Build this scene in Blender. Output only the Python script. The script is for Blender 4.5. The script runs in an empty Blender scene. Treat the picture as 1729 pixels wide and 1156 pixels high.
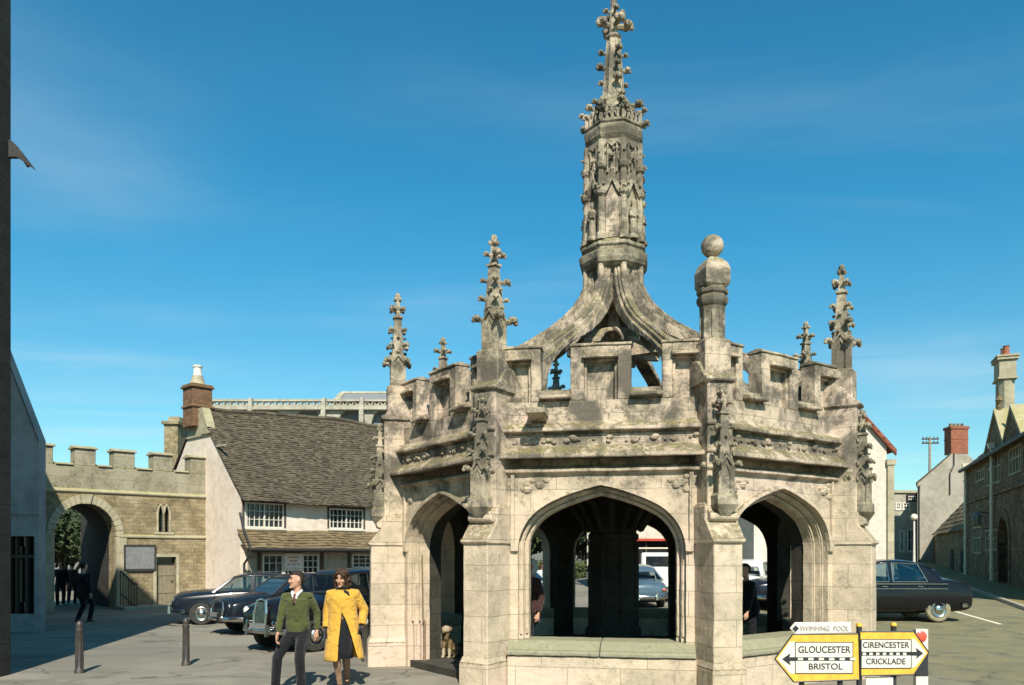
import bpy, bmesh, math, random
from mathutils import Vector, Matrix
random.seed(7)
sc = bpy.context.scene
COL = sc.collection
R = math.radians
PI = math.pi
CAMH = 1.96
F = 1350.0
T8 = math.tan(PI/8)

def ss(a, b, x):
    t = min(1, max(0, (x-a)/(b-a)))
    return t*t*(3-2*t)
def gz(x, y):
    return 0.026*max(0.0, min(y, 120)-18)*ss(1, 9, x)
def W(px, py, dep):
    return Vector(((px-864.5)/F*dep, dep, CAMH+(935-py)/F*dep))
class Plane:
    """a vertical facade plane; turns a sight line into (distance along it, height)"""
    def __init__(s, p0, th):
        s.p0 = p0; s.th = th; s.c = math.cos(th); s.s = math.sin(th)
    def __call__(s, px, py, dz=0):
        r = (px-864.5)/F
        t = (r*s.p0[1]-s.p0[0])/(s.c-r*s.s)
        dep = s.p0[1]+t*s.s
        return t, CAMH+(935-py)/F*dep-dz
    def at(s, t, d=0):
        return (s.p0[0]+t*s.c-d*s.s, s.p0[1]+t*s.s+d*s.c)

class MB:
    def __init__(s):
        s.v = []; s.f = []; s.m = []; s.M = Matrix.Identity(4); s.mi = 0
    def add(s, vs, fs):
        b = len(s.v); M = s.M
        for p in vs:
            s.v.append(tuple(M @ Vector(p)))
        for q in fs:
            s.f.append(tuple(b+i for i in q)); s.m.append(s.mi)
    def box(s, x0, x1, y0, y1, z0, z1):
        vs = [(x, y, z) for z in (z0, z1) for y in (y0, y1) for x in (x0, x1)]
        s.add(vs, [(0, 2, 3, 1), (4, 5, 7, 6), (0, 1, 5, 4), (2, 6, 7, 3), (0, 4, 6, 2), (1, 3, 7, 5)])
    def bar(s, a, b, w, h=None):
        a = Vector(a); b = Vector(b); h = h or w
        s.tube([a, b], [w*.7, w*.7], 4, asp=h/w)
    def frus(s, c, z0, z1, a0, a1, b0=None, b1=None):
        b0 = a0 if b0 is None else b0; b1 = a1 if b1 is None else b1
        x, y = c
        vs = [(x-a0, y-b0, z0), (x+a0, y-b0, z0), (x+a0, y+b0, z0), (x-a0, y+b0, z0),
              (x-a1, y-b1, z1), (x+a1, y-b1, z1), (x+a1, y+b1, z1), (x-a1, y+b1, z1)]
        s.add(vs, [(3, 2, 1, 0), (4, 5, 6, 7), (0, 1, 5, 4), (1, 2, 6, 5), (2, 3, 7, 6), (3, 0, 4, 7)])
    def prism(s, poly, d0, d1, ax='y'):
        """poly in the plane across ax, pushed from d0 to d1"""
        n = len(poly)
        def P(p, d):
            return {'y': (p[0], d, p[1]), 'x': (d, p[0], p[1]), 'z': (p[0], p[1], d)}[ax]
        vs = [P(p, d0) for p in poly]+[P(p, d1) for p in poly]
        s.add(vs, [tuple(range(n)), tuple(range(2*n-1, n-1, -1))]+[(i, (i+1) % n, n+(i+1) % n, n+i) for i in range(n)])
    def strip(s, top, bot, d0, d1, ax='y'):
        """solid between two polylines with the same number of points"""
        for i in range(len(top)-1):
            s.prism([bot[i], bot[i+1], top[i+1], top[i]], d0, d1, ax)
    def lathe(s, prof, n=8, c=(0, 0), rot=0, caps=True, sx=1, sy=1):
        vs = []; fs = []
        for r, z in prof:
            for k in range(n):
                a = rot+2*PI*k/n
                vs.append((c[0]+sx*r*math.cos(a), c[1]+sy*r*math.sin(a), z))
        m = len(prof)
        for i in range(m-1):
            for k in range(n):
                fs.append((i*n+k, i*n+(k+1) % n, (i+1)*n+(k+1) % n, (i+1)*n+k))
        if caps:
            fs.append(tuple(range(n-1, -1, -1))); fs.append(tuple((m-1)*n+k for k in range(n)))
        s.add(vs, fs)
    def rings(s, rs, caps=True, closed=True):
        n = len(rs[0]); vs = [p for r in rs for p in r]; fs = []
        for i in range(len(rs)-1):
            for k in range(n if closed else n-1):
                fs.append((i*n+k, i*n+(k+1) % n, (i+1)*n+(k+1) % n, (i+1)*n+k))
        if caps:
            fs.append(tuple(range(n-1, -1, -1))); fs.append(tuple((len(rs)-1)*n+k for k in range(n)))
        s.add(vs, fs)
    def tube(s, pts, rad, n=8, asp=1.0, up=(0, 0, 1), round_ends=False):
        pts = [Vector(p) for p in pts]
        if not hasattr(rad, '__len__'): rad = [rad]*len(pts)
        rad = list(rad)
        if round_ends:
            d0 = (pts[0]-pts[1]).normalized(); d1 = (pts[-1]-pts[-2]).normalized()
            a, b = rad[0], rad[-1]
            pts = [pts[0]+d0*a*.9, pts[0]+d0*a*.6]+pts+[pts[-1]+d1*b*.6, pts[-1]+d1*b*.9]
            rad = [a*.4, a*.8]+rad+[b*.8, b*.4]
        rs = []; u = Vector(up)
        for i, p in enumerate(pts):
            t = (pts[min(i+1, len(pts)-1)]-pts[max(i-1, 0)]).normalized()
            if abs(t.dot(u)) > .98: u = Vector((1, 0, 0)) if abs(t.x) < .9 else Vector((0, 1, 0))
            side = t.cross(u).normalized(); u2 = side.cross(t).normalized()
            off = PI/4 if n == 4 else 0
            rs.append([tuple(p+side*math.cos(off+2*PI*k/n)*rad[i]+u2*math.sin(off+2*PI*k/n)*rad[i]*asp) for k in range(n)])
            u = u2
        s.rings(rs)
    def ball(s, c, r, n=8, m=5, sc_=(1, 1, 1)):
        prof = [(r*math.sin(PI*i/m), -r*math.cos(PI*i/m)) for i in range(m+1)]
        prof[0] = (r*.05, -r); prof[-1] = (r*.05, r)
        M = s.M; s.M = M @ Matrix.Translation(c) @ Matrix.Diagonal((sc_[0], sc_[1], sc_[2], 1))
        s.lathe(prof, n); s.M = M
    def mesh(s, name, mats, smooth=False, fix=True):
        me = bpy.data.meshes.new(name)
        me.from_pydata(s.v, [], s.f)
        for m in (mats if isinstance(mats, (list, tuple)) else [mats]): me.materials.append(m)
        if any(s.m):
            me.polygons.foreach_set('material_index', s.m)
        if fix:
            b = bmesh.new(); b.from_mesh(me)
            bmesh.ops.recalc_face_normals(b, faces=b.faces); b.to_mesh(me); b.free()
        if smooth is True:
            me.polygons.foreach_set('use_smooth', [True]*len(me.polygons))
        elif smooth:
            me.polygons.foreach_set('use_smooth', [True]*len(me.polygons)); me.set_sharp_from_angle(angle=R(smooth))
        me.update(); return me
    def build(s, name, mats, parent=None, smooth=False, bevel=0, rotz=0, loc=None):
        o = bpy.data.objects.new(name, s.mesh(name, mats, smooth)); COL.objects.link(o)
        if parent: o.parent = parent
        if rotz: o.rotation_euler.z = rotz
        if loc: o.location = loc
        if bevel:
            md = o.modifiers.new('b', 'BEVEL'); md.width = bevel; md.segments = 1; md.limit_method = 'ANGLE'; md.angle_limit = R(40)
        return o

def each(mb, name, mats, parent=None, **kw):
    """one object per loose piece of mb"""
    par = list(range(len(mb.v)))
    def fd(i):
        while par[i] != i: par[i] = par[par[i]]; i = par[i]
        return i
    for f in mb.f:
        for i in f[1:]: par[fd(i)] = fd(f[0])
    gr = {}
    for f, m in zip(mb.f, mb.m): gr.setdefault(fd(f[0]), []).append((f, m))
    out = []
    for fs in gr.values():
        q = MB(); ix = {}
        for f, m in fs:
            for i in f:
                if i not in ix: ix[i] = len(q.v); q.v.append(mb.v[i])
            q.f.append(tuple(ix[i] for i in f)); q.m.append(m)
        out.append(q.build(name, mats, parent, **kw))
    return out

def tag(o, label=None, cat=None, group=None, kind=None):
    if label: o['label'] = label
    if cat: o['category'] = cat
    if group: o['group'] = group
    if kind: o['kind'] = kind
    return o
def thing(name, label, cat, loc=(0, 0, 0), rotz=0, group=None):
    o = bpy.data.objects.new(name, None); COL.objects.link(o)
    o.location = loc; o.rotation_euler.z = rotz; o.empty_display_size = .2
    return tag(o, label, cat, group)
def copy_part(o, parent, rotz=None, loc=None):
    c = o.copy(); COL.objects.link(c); c.parent = parent
    if rotz is not None: c.rotation_euler.z = rotz
    if loc is not None: c.location = loc
    for ch in o.children: copy_part(ch, c)
    return c
def bake_mods(o):
    dg = bpy.context.evaluated_depsgraph_get(); dg.update()
    me = bpy.data.meshes.new_from_object(o.evaluated_get(dg))
    o.modifiers.clear(); o.data = me
def remesh(o, vox, it=3):
    m = o.modifiers.new('r', 'REMESH'); m.mode = 'VOXEL'; m.voxel_size = vox
    if it:
        m = o.modifiers.new('s', 'SMOOTH'); m.iterations = it; m.factor = .5
    mats = list(o.data.materials)
    bake_mods(o)
    o.data.materials.clear()
    for a in mats: o.data.materials.append(a)
    o.data.polygons.foreach_set('use_smooth', [True]*len(o.data.polygons))
    return o

# ------------------------------------------------------------------ materials
def nmat(name):
    m = bpy.data.materials.new(name); m.use_nodes = True
    nt = m.node_tree; nt.nodes.clear()
    out = nt.nodes.new('ShaderNodeOutputMaterial'); b = nt.nodes.new('ShaderNodeBsdfPrincipled')
    nt.links.new(b.outputs[0], out.inputs[0])
    return m, nt, b
class G:
    def __init__(s, nt): s.nt = nt
    def n(s, t, **kw):
        x = s.nt.nodes.new('ShaderNode'+t)
        for k, v in kw.items(): setattr(x, k, v)
        return x
    def l(s, a, b): s.nt.links.new(a, b)
    def put(s, sock, v):
        if hasattr(v, 'node'): s.l(v, sock)
        elif isinstance(v, (tuple, list)) and len(v) == 3 and sock.type == 'RGBA': sock.default_value = (*v, 1)
        else: sock.default_value = v
    def math(s, op, a, b=0.0, c=None):
        x = s.n('Math', operation=op); s.put(x.inputs[0], a); s.put(x.inputs[1], b)
        if c is not None: s.put(x.inputs[2], c)
        return x.outputs[0]
    def mix(s, f, a, b, mode='MIX'):
        x = s.n('Mix', data_type='RGBA', blend_type=mode); s.put(x.inputs[0], f); s.put(x.inputs[6], a); s.put(x.inputs[7], b)
        return x.outputs[2]
    def noise(s, vec, scale, detail=5, rough=.6, dist=0):
        x = s.n('TexNoise'); s.l(vec, x.inputs['Vector']); x.inputs['Scale'].default_value = scale
        x.inputs['Detail'].default_value = detail; x.inputs['Roughness'].default_value = rough; x.inputs['Distortion'].default_value = dist
        return x.outputs['Fac']
    def ramp(s, v, a, b):
        x = s.n('MapRange'); x.interpolation_type = 'SMOOTHSTEP'
        s.put(x.inputs[0], v); x.inputs[1].default_value = a; x.inputs[2].default_value = b
        return x.outputs[0]
    def pos(s): return s.n('NewGeometry').outputs['Position']
    def obj(s): return s.n('TexCoord').outputs['Object']
    def sep(s, v):
        x = s.n('SeparateXYZ'); s.l(v, x.inputs[0]); return x.outputs
    def comb(s, a, b, c=0.0):
        x = s.n('CombineXYZ'); s.put(x.inputs[0], a); s.put(x.inputs[1], b); s.put(x.inputs[2], c); return x.outputs[0]
    def bump(s, h, strength, dist, prev=None):
        x = s.n('Bump'); s.put(x.inputs['Height'], h); x.inputs['Strength'].default_value = strength; x.inputs['Distance'].default_value = dist
        if prev is not None: s.l(prev, x.inputs['Normal'])
        return x.outputs[0]

def stone(name, c1, c2, c3, bw=.55, bh=.28, mortar=.02, speck=.5, lichen=(.30, .27, .05), lich=.75, weather=None, var=.25, bump=.5, mortc=None, rough=.95):
    """blocks with joints, mottled colour, dark lichen spots, yellow lichen on ledges"""
    m, nt, b = nmat(name); g = G(nt)
    p = g.pos(); o = g.sep(g.obj())
    u = g.math('ADD', o[0], g.math('MULTIPLY', o[1], .93))
    n0 = g.noise(p, .7, 4); n1 = g.noise(p, 3.2, 6, .65); n2 = g.noise(p, 15, 5, .7); n3 = g.noise(p, 55, 3, .7)
    uu = g.math('ADD', u, g.math('MULTIPLY', g.math('SUBTRACT', n2, .5), .03)); vv = g.math('ADD', o[2], g.math('MULTIPLY', g.math('SUBTRACT', n1, .5), .02))
    br = g.n('TexBrick'); g.l(g.comb(uu, vv), br.inputs['Vector'])
    br.inputs['Scale'].default_value = 1; br.inputs['Brick Width'].default_value = bw; br.inputs['Row Height'].default_value = bh
    br.inputs['Mortar Size'].default_value = mortar*.5; br.inputs['Mortar Smooth'].default_value = .6
    br.inputs['Color1'].default_value = (1, 1, 1, 1); br.inputs['Color2'].default_value = (1-var, 1-var, 1-var, 1); br.inputs['Mortar'].default_value = (.8, .8, .8, 1)
    col = g.mix(g.ramp(n1, .38, .62), c1, c2)
    col = g.mix(g.ramp(n0, .45, .68), col, c3)
    if weather:
        zc, dz, wc, amt = weather
        f = g.ramp(g.math('ADD', g.sep(p)[2], g.math('MULTIPLY', g.math('SUBTRACT', n1, .5), 2.2)), zc-dz, zc+dz)
        pt = g.noise(p, 1.9, 6, .72, .4)
        f = g.math('MULTIPLY', f, g.math('ADD', g.math('MULTIPLY', g.ramp(pt, .40, .60), .95), .05))
        col = g.mix(g.math('MULTIPLY', f, amt), col, wc)
        pt2 = g.noise(g.comb(g.math('MULTIPLY', u, 3.0), g.math('MULTIPLY', o[2], .5), g.sep(p)[0]), 1.0, 5, .65)
        col = g.mix(g.math('MULTIPLY', g.math('MULTIPLY', g.ramp(pt2, .53, .70), g.ramp(g.sep(p)[2], 1.6, 3.6)), .5), col, wc)
    col = g.mix(1.0, col, br.outputs['Color'], 'MULTIPLY')
    sp = g.math('MULTIPLY', g.ramp(n2, .50, .62), speck)
    sp = g.math('MULTIPLY', sp, g.ramp(n1, .42, .6))
    if weather and weather[0] > 3: sp = g.math('MULTIPLY', sp, g.math('ADD', .4, g.math('MULTIPLY', .6, g.ramp(g.sep(p)[2], 2.2, 3.4))))
    col = g.mix(sp, col, tuple(x*.22 for x in c1))
    col = g.mix(g.math('MULTIPLY', g.ramp(n3, .5, .75), .35), col, tuple(x*.55 for x in c1))
    mc = mortc or tuple(x*.55 for x in c1)
    col = g.mix(g.math('MULTIPLY', br.outputs['Fac'], .7), col, mc)
    if lich:
        nz = g.sep(g.n('NewGeometry').outputs['Normal'])[2]
        lf = g.math('MULTIPLY', g.math('MULTIPLY', g.ramp(nz, .25, .8), g.ramp(n2, .34, .54)), g.ramp(n1, .30, .50))
        if weather: lichen = g.mix(g.ramp(n3, .50, .62), (.105, .092, .062), lichen)
        col = g.mix(g.math('MULTIPLY', lf, lich), col, lichen)
    g.l(col, b.inputs['Base Color']); b.inputs['Roughness'].default_value = rough; b.inputs['Specular IOR Level'].default_value = .2
    h = g.math('ADD', g.math('MULTIPLY', n2, .6), g.math('MULTIPLY', n3, .3))
    h = g.math('SUBTRACT', h, g.math('MULTIPLY', br.outputs['Fac'], .6))
    g.l(g.bump(h, bump, .025), b.inputs['Normal'])
    return m
def wear(o, L=.13, amp=.006, sc=3.2):
    """weather the edges: cut long edges and nudge every vertex a little"""
    from mathutils import noise
    b = bmesh.new(); b.from_mesh(o.data)
    bmesh.ops.remove_doubles(b, verts=b.verts, dist=.0003)
    bmesh.ops.triangulate(b, faces=b.faces)
    for _ in range(4):
        es = [e for e in b.edges if e.calc_length() > L]
        if not es or len(b.faces) > 60000: break
        bmesh.ops.subdivide_edges(b, edges=es, cuts=1, use_grid_fill=False)
        bmesh.ops.triangulate(b, faces=[f for f in b.faces if len(f.verts) > 3])
    for v in b.verts:
        q = v.co*sc
        v.co += noise.noise_vector(q)*amp+noise.noise_vector(q*4.1)*amp*.8
    b.to_mesh(o.data); b.free()
    o.data.polygons.foreach_set('use_smooth', [False]*len(o.data.polygons))
    return o
def plain(name, c, c2=None, rough=.8, scale=4, bump=.15, bscale=60, metal=0, spec=.3, coat=0):
    m, nt, b = nmat(name); g = G(nt); p = g.obj()
    n = g.noise(p, scale, 5, .65)
    col = g.mix(g.ramp(n, .35, .65), c, c2 or tuple(x*.8 for x in c))
    g.l(col, b.inputs['Base Color']); b.inputs['Roughness'].default_value = rough; b.inputs['Metallic'].default_value = metal
    b.inputs['Specular IOR Level'].default_value = spec; b.inputs['Coat Weight'].default_value = coat; b.inputs['Coat Roughness'].default_value = .06
    if bump: g.l(g.bump(g.noise(p, bscale, 3), bump, .01), b.inputs['Normal'])
    return m
def tiles(name, c1, c2, c3):
    m, nt, b = nmat(name); g = G(nt); p = g.pos()
    n0 = g.noise(p, .6, 4); n1 = g.noise(p, 5, 6, .75); n2 = g.noise(p, 22, 4, .7)
    rnd = g.n('NewGeometry').outputs['Random Per Island']
    col = g.mix(rnd, c1, c2)
    col = g.mix(g.math('MULTIPLY', g.ramp(n1, .56, .7), .6), col, c3)
    col = g.mix(g.math('MULTIPLY', g.ramp(n2, .5, .7), .5), col, tuple(x*.45 for x in c1))
    col = g.mix(g.math('MULTIPLY', g.ramp(n0, .5, .7), .35), col, tuple(x*.7 for x in c2))
    g.l(col, b.inputs['Base Color']); b.inputs['Roughness'].default_value = .95; b.inputs['Specular IOR Level'].default_value = .2
    g.l(g.bump(n2, .5, .02), b.inputs['Normal'])
    return m
def asphalt(name, c1, c2, c3):
    m, nt, b = nmat(name); g = G(nt); p = g.pos(); s = g.sep(p)
    n0 = g.noise(p, .22, 5, .6, .5); n1 = g.noise(p, 1.6, 6, .7); n2 = g.noise(p, 60, 3, .7); n3 = g.noise(p, 9, 5, .7)
    st = g.noise(g.comb(g.math('MULTIPLY', s[0], .25), g.math('MULTIPLY', s[1], 1.6)), 1.0, 5, .6)
    col = g.mix(g.ramp(n0, .4, .62), c1, c2)
    col = g.mix(g.math('MULTIPLY', g.ramp(st, .5, .66), .75), col, c3)
    pa = g.noise(p, .5, 3, .5, .8)
    col = g.mix(g.math('MULTIPLY', g.ramp(pa, .56, .60), .4), col, tuple(x*1.22 for x in c1))
    # the square at right is older, browner tarmac
    old = g.ramp(g.math('ADD', s[0], g.math('MULTIPLY', n0, 4)), 6, 11)
    col = g.mix(g.math('MULTIPLY', old, .8), col, g.mix(g.ramp(n1, .4, .6), (.215, .185, .085), (.15, .145, .075)))
    col = g.mix(g.math('MULTIPLY', g.ramp(n1, .56, .72), .45), col, tuple(x*.6 for x in c1))
    col = g.mix(g.math('MULTIPLY', g.ramp(n3, .6, .7), .4), col, tuple(x*.55 for x in c1))
    col = g.mix(g.ramp(n2, .35, .7), g.mix(1, col, (.72, .72, .72), 'MULTIPLY'), g.mix(1, col, (1.25, 1.25, 1.25), 'MULTIPLY'))
    vo = g.n('TexVoronoi', feature='DISTANCE_TO_EDGE'); wv = g.n('VectorMath', operation='ADD'); g.l(p, wv.inputs[0])
    nz_ = g.n('TexNoise'); g.l(p, nz_.inputs['Vector']); nz_.inputs['Scale'].default_value = 1.3; g.l(nz_.outputs['Color'], wv.inputs[1]); g.l(wv.outputs[0], vo.inputs['Vector']); vo.inputs['Scale'].default_value = .28
    crack = g.math('MULTIPLY', g.ramp(vo.outputs['Distance'], .012, .002), g.ramp(n1, .42, .55))
    col = g.mix(g.math('MULTIPLY', crack, .75), col, tuple(x*.3 for x in c1))
    oil = g.math('MULTIPLY', g.ramp(g.noise(p, .8, 3, .5), .62, .72), g.ramp(n3, .35, .6))
    col = g.mix(g.math('MULTIPLY', oil, .75), col, tuple(x*.35 for x in c1))
    g.l(col, b.inputs['Base Color']); b.inputs['Roughness'].default_value = .9; b.inputs['Specular IOR Level'].default_value = .25
    h = g.math('ADD', g.math('MULTIPLY', n2, .5), n1)
    g.l(g.bump(h, .5, .012), b.inputs['Normal'])
    return m
def glass(name, tint=(.75, .8, .8), refl=.5):
    m = bpy.data.materials.new(name); m.use_nodes = True; nt = m.node_tree; nt.nodes.clear(); g = G(nt)
    out = g.n('OutputMaterial'); tr = g.n('BsdfTransparent'); gl = g.n('BsdfGlossy'); mx = g.n('MixShader'); lw = g.n('LayerWeight')
    tr.inputs[0].default_value = (*tint, 1); gl.inputs['Roughness'].default_value = .04; gl.inputs[0].default_value = (.7, .72, .74, 1); lw.inputs[0].default_value = refl
    f = g.math('ADD', g.math('MULTIPLY', lw.outputs['Fresnel'], .28), .025)
    g.l(f, mx.inputs[0]); g.l(tr.outputs[0], mx.inputs[1]); g.l(gl.outputs[0], mx.inputs[2]); g.l(mx.outputs[0], out.inputs[0])
    return m
def cloth(name, c, c2=None, scale=220, bump=.5, rough=.95):
    m, nt, b = nmat(name); g = G(nt); p = g.obj()
    n = g.noise(p, 12, 5, .65); k = g.noise(p, scale*.5, 3, .7)
    col = g.mix(g.ramp(n, .3, .7), c, c2 or tuple(x*.78 for x in c))
    col = g.mix(g.math('MULTIPLY', g.ramp(k, .4, .7), .4), col, tuple(x*.6 for x in c))
    g.l(col, b.inputs['Base Color']); b.inputs['Roughness'].default_value = rough; b.inputs['Specular IOR Level'].default_value = .15
    b.inputs['Sheen Weight'].default_value = .15
    fo = g.noise(p, 5.5, 3, .5, 1.2)
    g.l(g.bump(g.math('ADD', g.math('MULTIPLY', k, .15), g.math('ADD', n, g.math('MULTIPLY', fo, 1.6))), .9, .035), b.inputs['Normal'])
    return m
def leaf(name, c1, c2):
    m, nt, b = nmat(name); g = G(nt)
    rnd = g.n('NewGeometry').outputs['Random Per Island']
    g.l(g.mix(rnd, c1, c2), b.inputs['Base Color']); b.inputs['Roughness'].default_value = .6; b.inputs['Specular IOR Level'].default_value = .3
    b.inputs['Subsurface Weight'].default_value = 0
    return m

M = {}
M['cross'] = stone('cross_stone', (.60, .475, .34), (.47, .385, .27), (.63, .485, .375), .74, .36, .009, .85, weather=(3.1, .5, (.085, .077, .062), .92), var=.14, bump=.8, lichen=(.34, .27, .05), lich=.9, mortc=(.30, .27, .19))
M['carve'] = stone('carved_stone', (.47, .395, .28), (.29, .25, .175), (.52, .42, .31), .9, .5, .006, .95, weather=(2.2, .5, (.08, .072, .056), .86), lichen=(.34, .31, .05), lich=.9, var=.06, bump=.9)
M['sill'] = stone('sill_stone', (.255, .24, .16), (.30, .275, .195), (.235, .23, .155), 1.2, .6, .012, .5, lichen=(.25, .25, .13), lich=.4, var=.1)
M['gate'] = stone('gate_stone', (.34, .27, .155), (.23, .18, .10), (.39, .315, .195), .33, .135, .018, .7, var=.3, bump=.9, lich=.8, lichen=(.28, .26, .05), mortc=(.24, .205, .13))
M['gpar'] = stone('weathered_parapet', (.31, .275, .19), (.24, .212, .143), (.345, .31, .22), .9, .42, .008, .7, var=.1, bump=.7, lich=.8, lichen=(.32, .30, .04))
M['dress'] = stone('dressed_stone', (.42, .37, .25), (.36, .315, .21), (.44, .39, .28), .7, .4, .012, .3, var=.15, lich=.6, lichen=(.30, .27, .07))
M['abbey'] = stone('abbey_stone', (.42, .385, .30), (.33, .30, .235), (.44, .40, .32), .9, .45, .02, .3, var=.12, lich=.3)
M['lime'] = stone('limewash', (.70, .585, .475), (.62, .52, .415), (.72, .62, .52), 3.0, 2.0, .004, .3, var=.03, lich=0, bump=.35)
M['white'] = stone('white_render', (.58, .51, .42), (.51, .45, .37), (.60, .54, .45), 4.0, 3.0, .003, .25, var=.02, lich=0, bump=.25)
M['greyr'] = stone('grey_render', (.32, .28, .22), (.265, .235, .185), (.345, .305, .245), 3.0, 2.0, .003, .35, var=.03, lich=0, bump=.3)
M['dark'] = stone('dark_stone', (.29, .20, .11), (.175, .125, .07), (.34, .245, .14), .36, .14, .025, .7, var=.45, bump=1.0, lich=.6, lichen=(.3, .25, .08))
M['shade'] = stone('smoke_grey_render', (.33, .32, .31), (.27, .265, .26), (.36, .35, .34), 2.5, 1.6, .006, .3, var=.06, lich=0, bump=.4)
M['shadestone'] = stone('shade_darkened_stone', (.045, .042, .036), (.035, .034, .03), (.05, .048, .042), .5, .25, .02, .3, var=.2, lich=0)  # stone with shade put into its colour: gate passage and street building
M['brick'] = stone('red_brick', (.33, .11, .06), (.27, .09, .05), (.36, .13, .08), .22, .075, .012, .3, var=.3, lich=.3, mortc=(.3, .24, .2))
M['obrick'] = stone('old_brick', (.22, .115, .065), (.17, .09, .05), (.25, .14, .08), .22, .075, .012, .4, var=.35, lich=.5, mortc=(.22, .18, .13))
M['tile'] = tiles('stone_tiles', (.065, .052, .037), (.125, .102, .07), (.20, .17, .085))
M['rtile'] = tiles('red_tiles', (.25, .085, .045), (.34, .13, .075), (.22, .15, .08))
M['btile'] = tiles('brown_tiles', (.12, .088, .048), (.20, .15, .085), (.24, .19, .08))
M['lead'] = plain('lead_roof', (.17, .175, .18), (.22, .22, .22), .7)
M['road'] = asphalt('tarmac', (.25, .225, .175), (.195, .177, .14), (.15, .14, .115))
M['pave'] = stone('paving', (.30, .28, .22), (.26, .24, .19), (.32, .30, .25), .75, .6, .012, .3, var=.2, lich=0)
M['kerb'] = plain('kerb_stone', (.36, .34, .26), (.30, .28, .21), .9, 8)
M['inner'] = stone('shade_darkened_interior', (.042, .038, .030), (.03, .028, .022), (.052, .047, .036), .62, .30, .014, .5, lich=0, var=.15)  # cross stone darkened in colour to stand for the shade inside
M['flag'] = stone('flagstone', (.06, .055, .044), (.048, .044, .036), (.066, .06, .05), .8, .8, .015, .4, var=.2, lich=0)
M['iron'] = plain('black_iron', (.025, .024, .024), (.04, .036, .033), .55, 9, .2, 50, spec=.4)
M['boll'] = plain('painted_iron', (.035, .03, .028), (.06, .048, .04), .45, 7, .25, 40, spec=.5)
M['wood'] = plain('old_wood', (.26, .19, .11), (.20, .14, .08), .85, 6, .3, 40)
M['dwood'] = plain('dark_wood', (.055, .04, .028), (.075, .055, .04), .8, 6, .3, 40)
M['gdoor'] = plain('weathered_door', (.23, .19, .125), (.18, .15, .10), .85, 5, .3, 30)
M['wpaint'] = plain('white_paint', (.66, .61, .52), (.55, .51, .43), .6, 11, .1, 40)
M['ypaint'] = plain('yellow_paint', (.76, .43, .045), (.62, .34, .04), .5, 14, .1, 40, spec=.45)
M['cpaint'] = plain('cream_paint', (.78, .68, .50), (.74, .64, .46), .5, 5, .05, 40)
M['bpaint'] = plain('black_paint', (.018, .018, .02), (.03, .03, .03), .45, 5, .05, 40, spec=.45)
M['red'] = plain('red_plastic', (.62, .09, .05), (.55, .07, .04), .25, 9, .1, 90, spec=.6)
M['redp'] = plain('red_paint', (.42, .06, .04), (.38, .05, .03), .5)
M['barge'] = plain('red_brown_tile_edge', (.22, .065, .04), (.16, .05, .03), .8)
M['grayb'] = plain('grey_board', (.16, .16, .16), (.20, .20, .195), .6, 7)
M['pane'] = plain('dark_pane', (.012, .014, .016), (.02, .022, .024), .08, 3, .03, 3, spec=.6)
M['void'] = plain('dark_opening', (.012, .011, .010), (.016, .015, .013), .9)
M['glass'] = glass('car_glass')
M['black_car'] = plain('black_car_paint', (.005, .005, .006), (.007, .007, .008), .2, 3, .0, spec=.3, coat=.18)
M['navy_car'] = plain('navy_car_paint', (.008, .010, .015), (.010, .013, .019), .25, 3, .0, spec=.3, coat=.18)
M['blue_car'] = plain('slate_blue_car_paint', (.009, .013, .019), (.012, .016, .023), .25, 3, .0, spec=.3, coat=.18)
M['grey_car'] = plain('blue_grey_car_paint', (.06, .10, .13), (.05, .085, .11), .28, 3, .0, spec=.5, coat=.7)
M['white_car'] = plain('white_car_paint', (.70, .68, .62), (.66, .64, .58), .3, 3, .0, spec=.5, coat=.6)
M['tyre'] = plain('tyre_rubber', (.03, .029, .027), (.05, .046, .04), .85, 12)
M['dusty'] = plain('dusty_tyre', (.25, .22, .14), (.19, .165, .105), .9, 8)
M['chrome'] = plain('chrome', (.56, .54, .50), (.42, .40, .37), .22, 8, .0, metal=1)
M['lens'] = plain('lamp_lens', (.75, .74, .68), (.62, .62, .58), .12, 20, .0, spec=.7)
M['seat'] = plain('car_seat', (.05, .03, .02), (.07, .045, .03), .7)
M['skin'] = plain('skin', (.52, .29, .19), (.47, .25, .16), .55, 12, .1, 120)
M['lip'] = plain('lips', (.36, .11, .09), None, .5)
M['eye'] = plain('eye_dark', (.03, .022, .018), None, .3)
M['hairb'] = plain('dark_brown_hair', (.014, .009, .006), (.028, .018, .012), .6, 25, .6, 90)
M['hairl'] = plain('brown_hair', (.07, .036, .018), (.03, .016, .01), .55, 25, .6, 90)
M['hairg'] = plain('grey_hair', (.33, .33, .33), (.25, .25, .25), .7, 25, .5, 90)
M['green'] = cloth('green_wool', (.078, .085, .027), (.062, .07, .022), 160, .8)
M['coat'] = cloth('yellow_wool', (.60, .335, .05), (.53, .29, .04), 200, .5)
M['navyc'] = cloth('dark_wool', (.009, .009, .011), (.013, .013, .015))
M['greyc'] = cloth('grey_wool', (.10, .095, .09), (.075, .07, .07))
M['brownc'] = cloth('brown_wool', (.06, .028, .022), (.045, .022, .02))
M['palec'] = cloth('pale_cotton', (.55, .60, .60), (.50, .54, .54))
M['shirt'] = cloth('white_cotton', (.74, .70, .68), (.68, .64, .62), 300, .2)
M['tie'] = cloth('maroon_silk', (.10, .03, .025), (.12, .045, .03), 300, .2, .6)
M['stock'] = cloth('nylon', (.30, .17, .10), (.26, .14, .08), 300, .1, .6)
M['shoe'] = plain('shoe_leather', (.016, .012, .010), (.022, .016, .012), .35, 9, .1, 60, spec=.5)
M['fur'] = plain('dog_fur', (.20, .13, .06), (.12, .08, .04), .9, 9, .6, 90)
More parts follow.
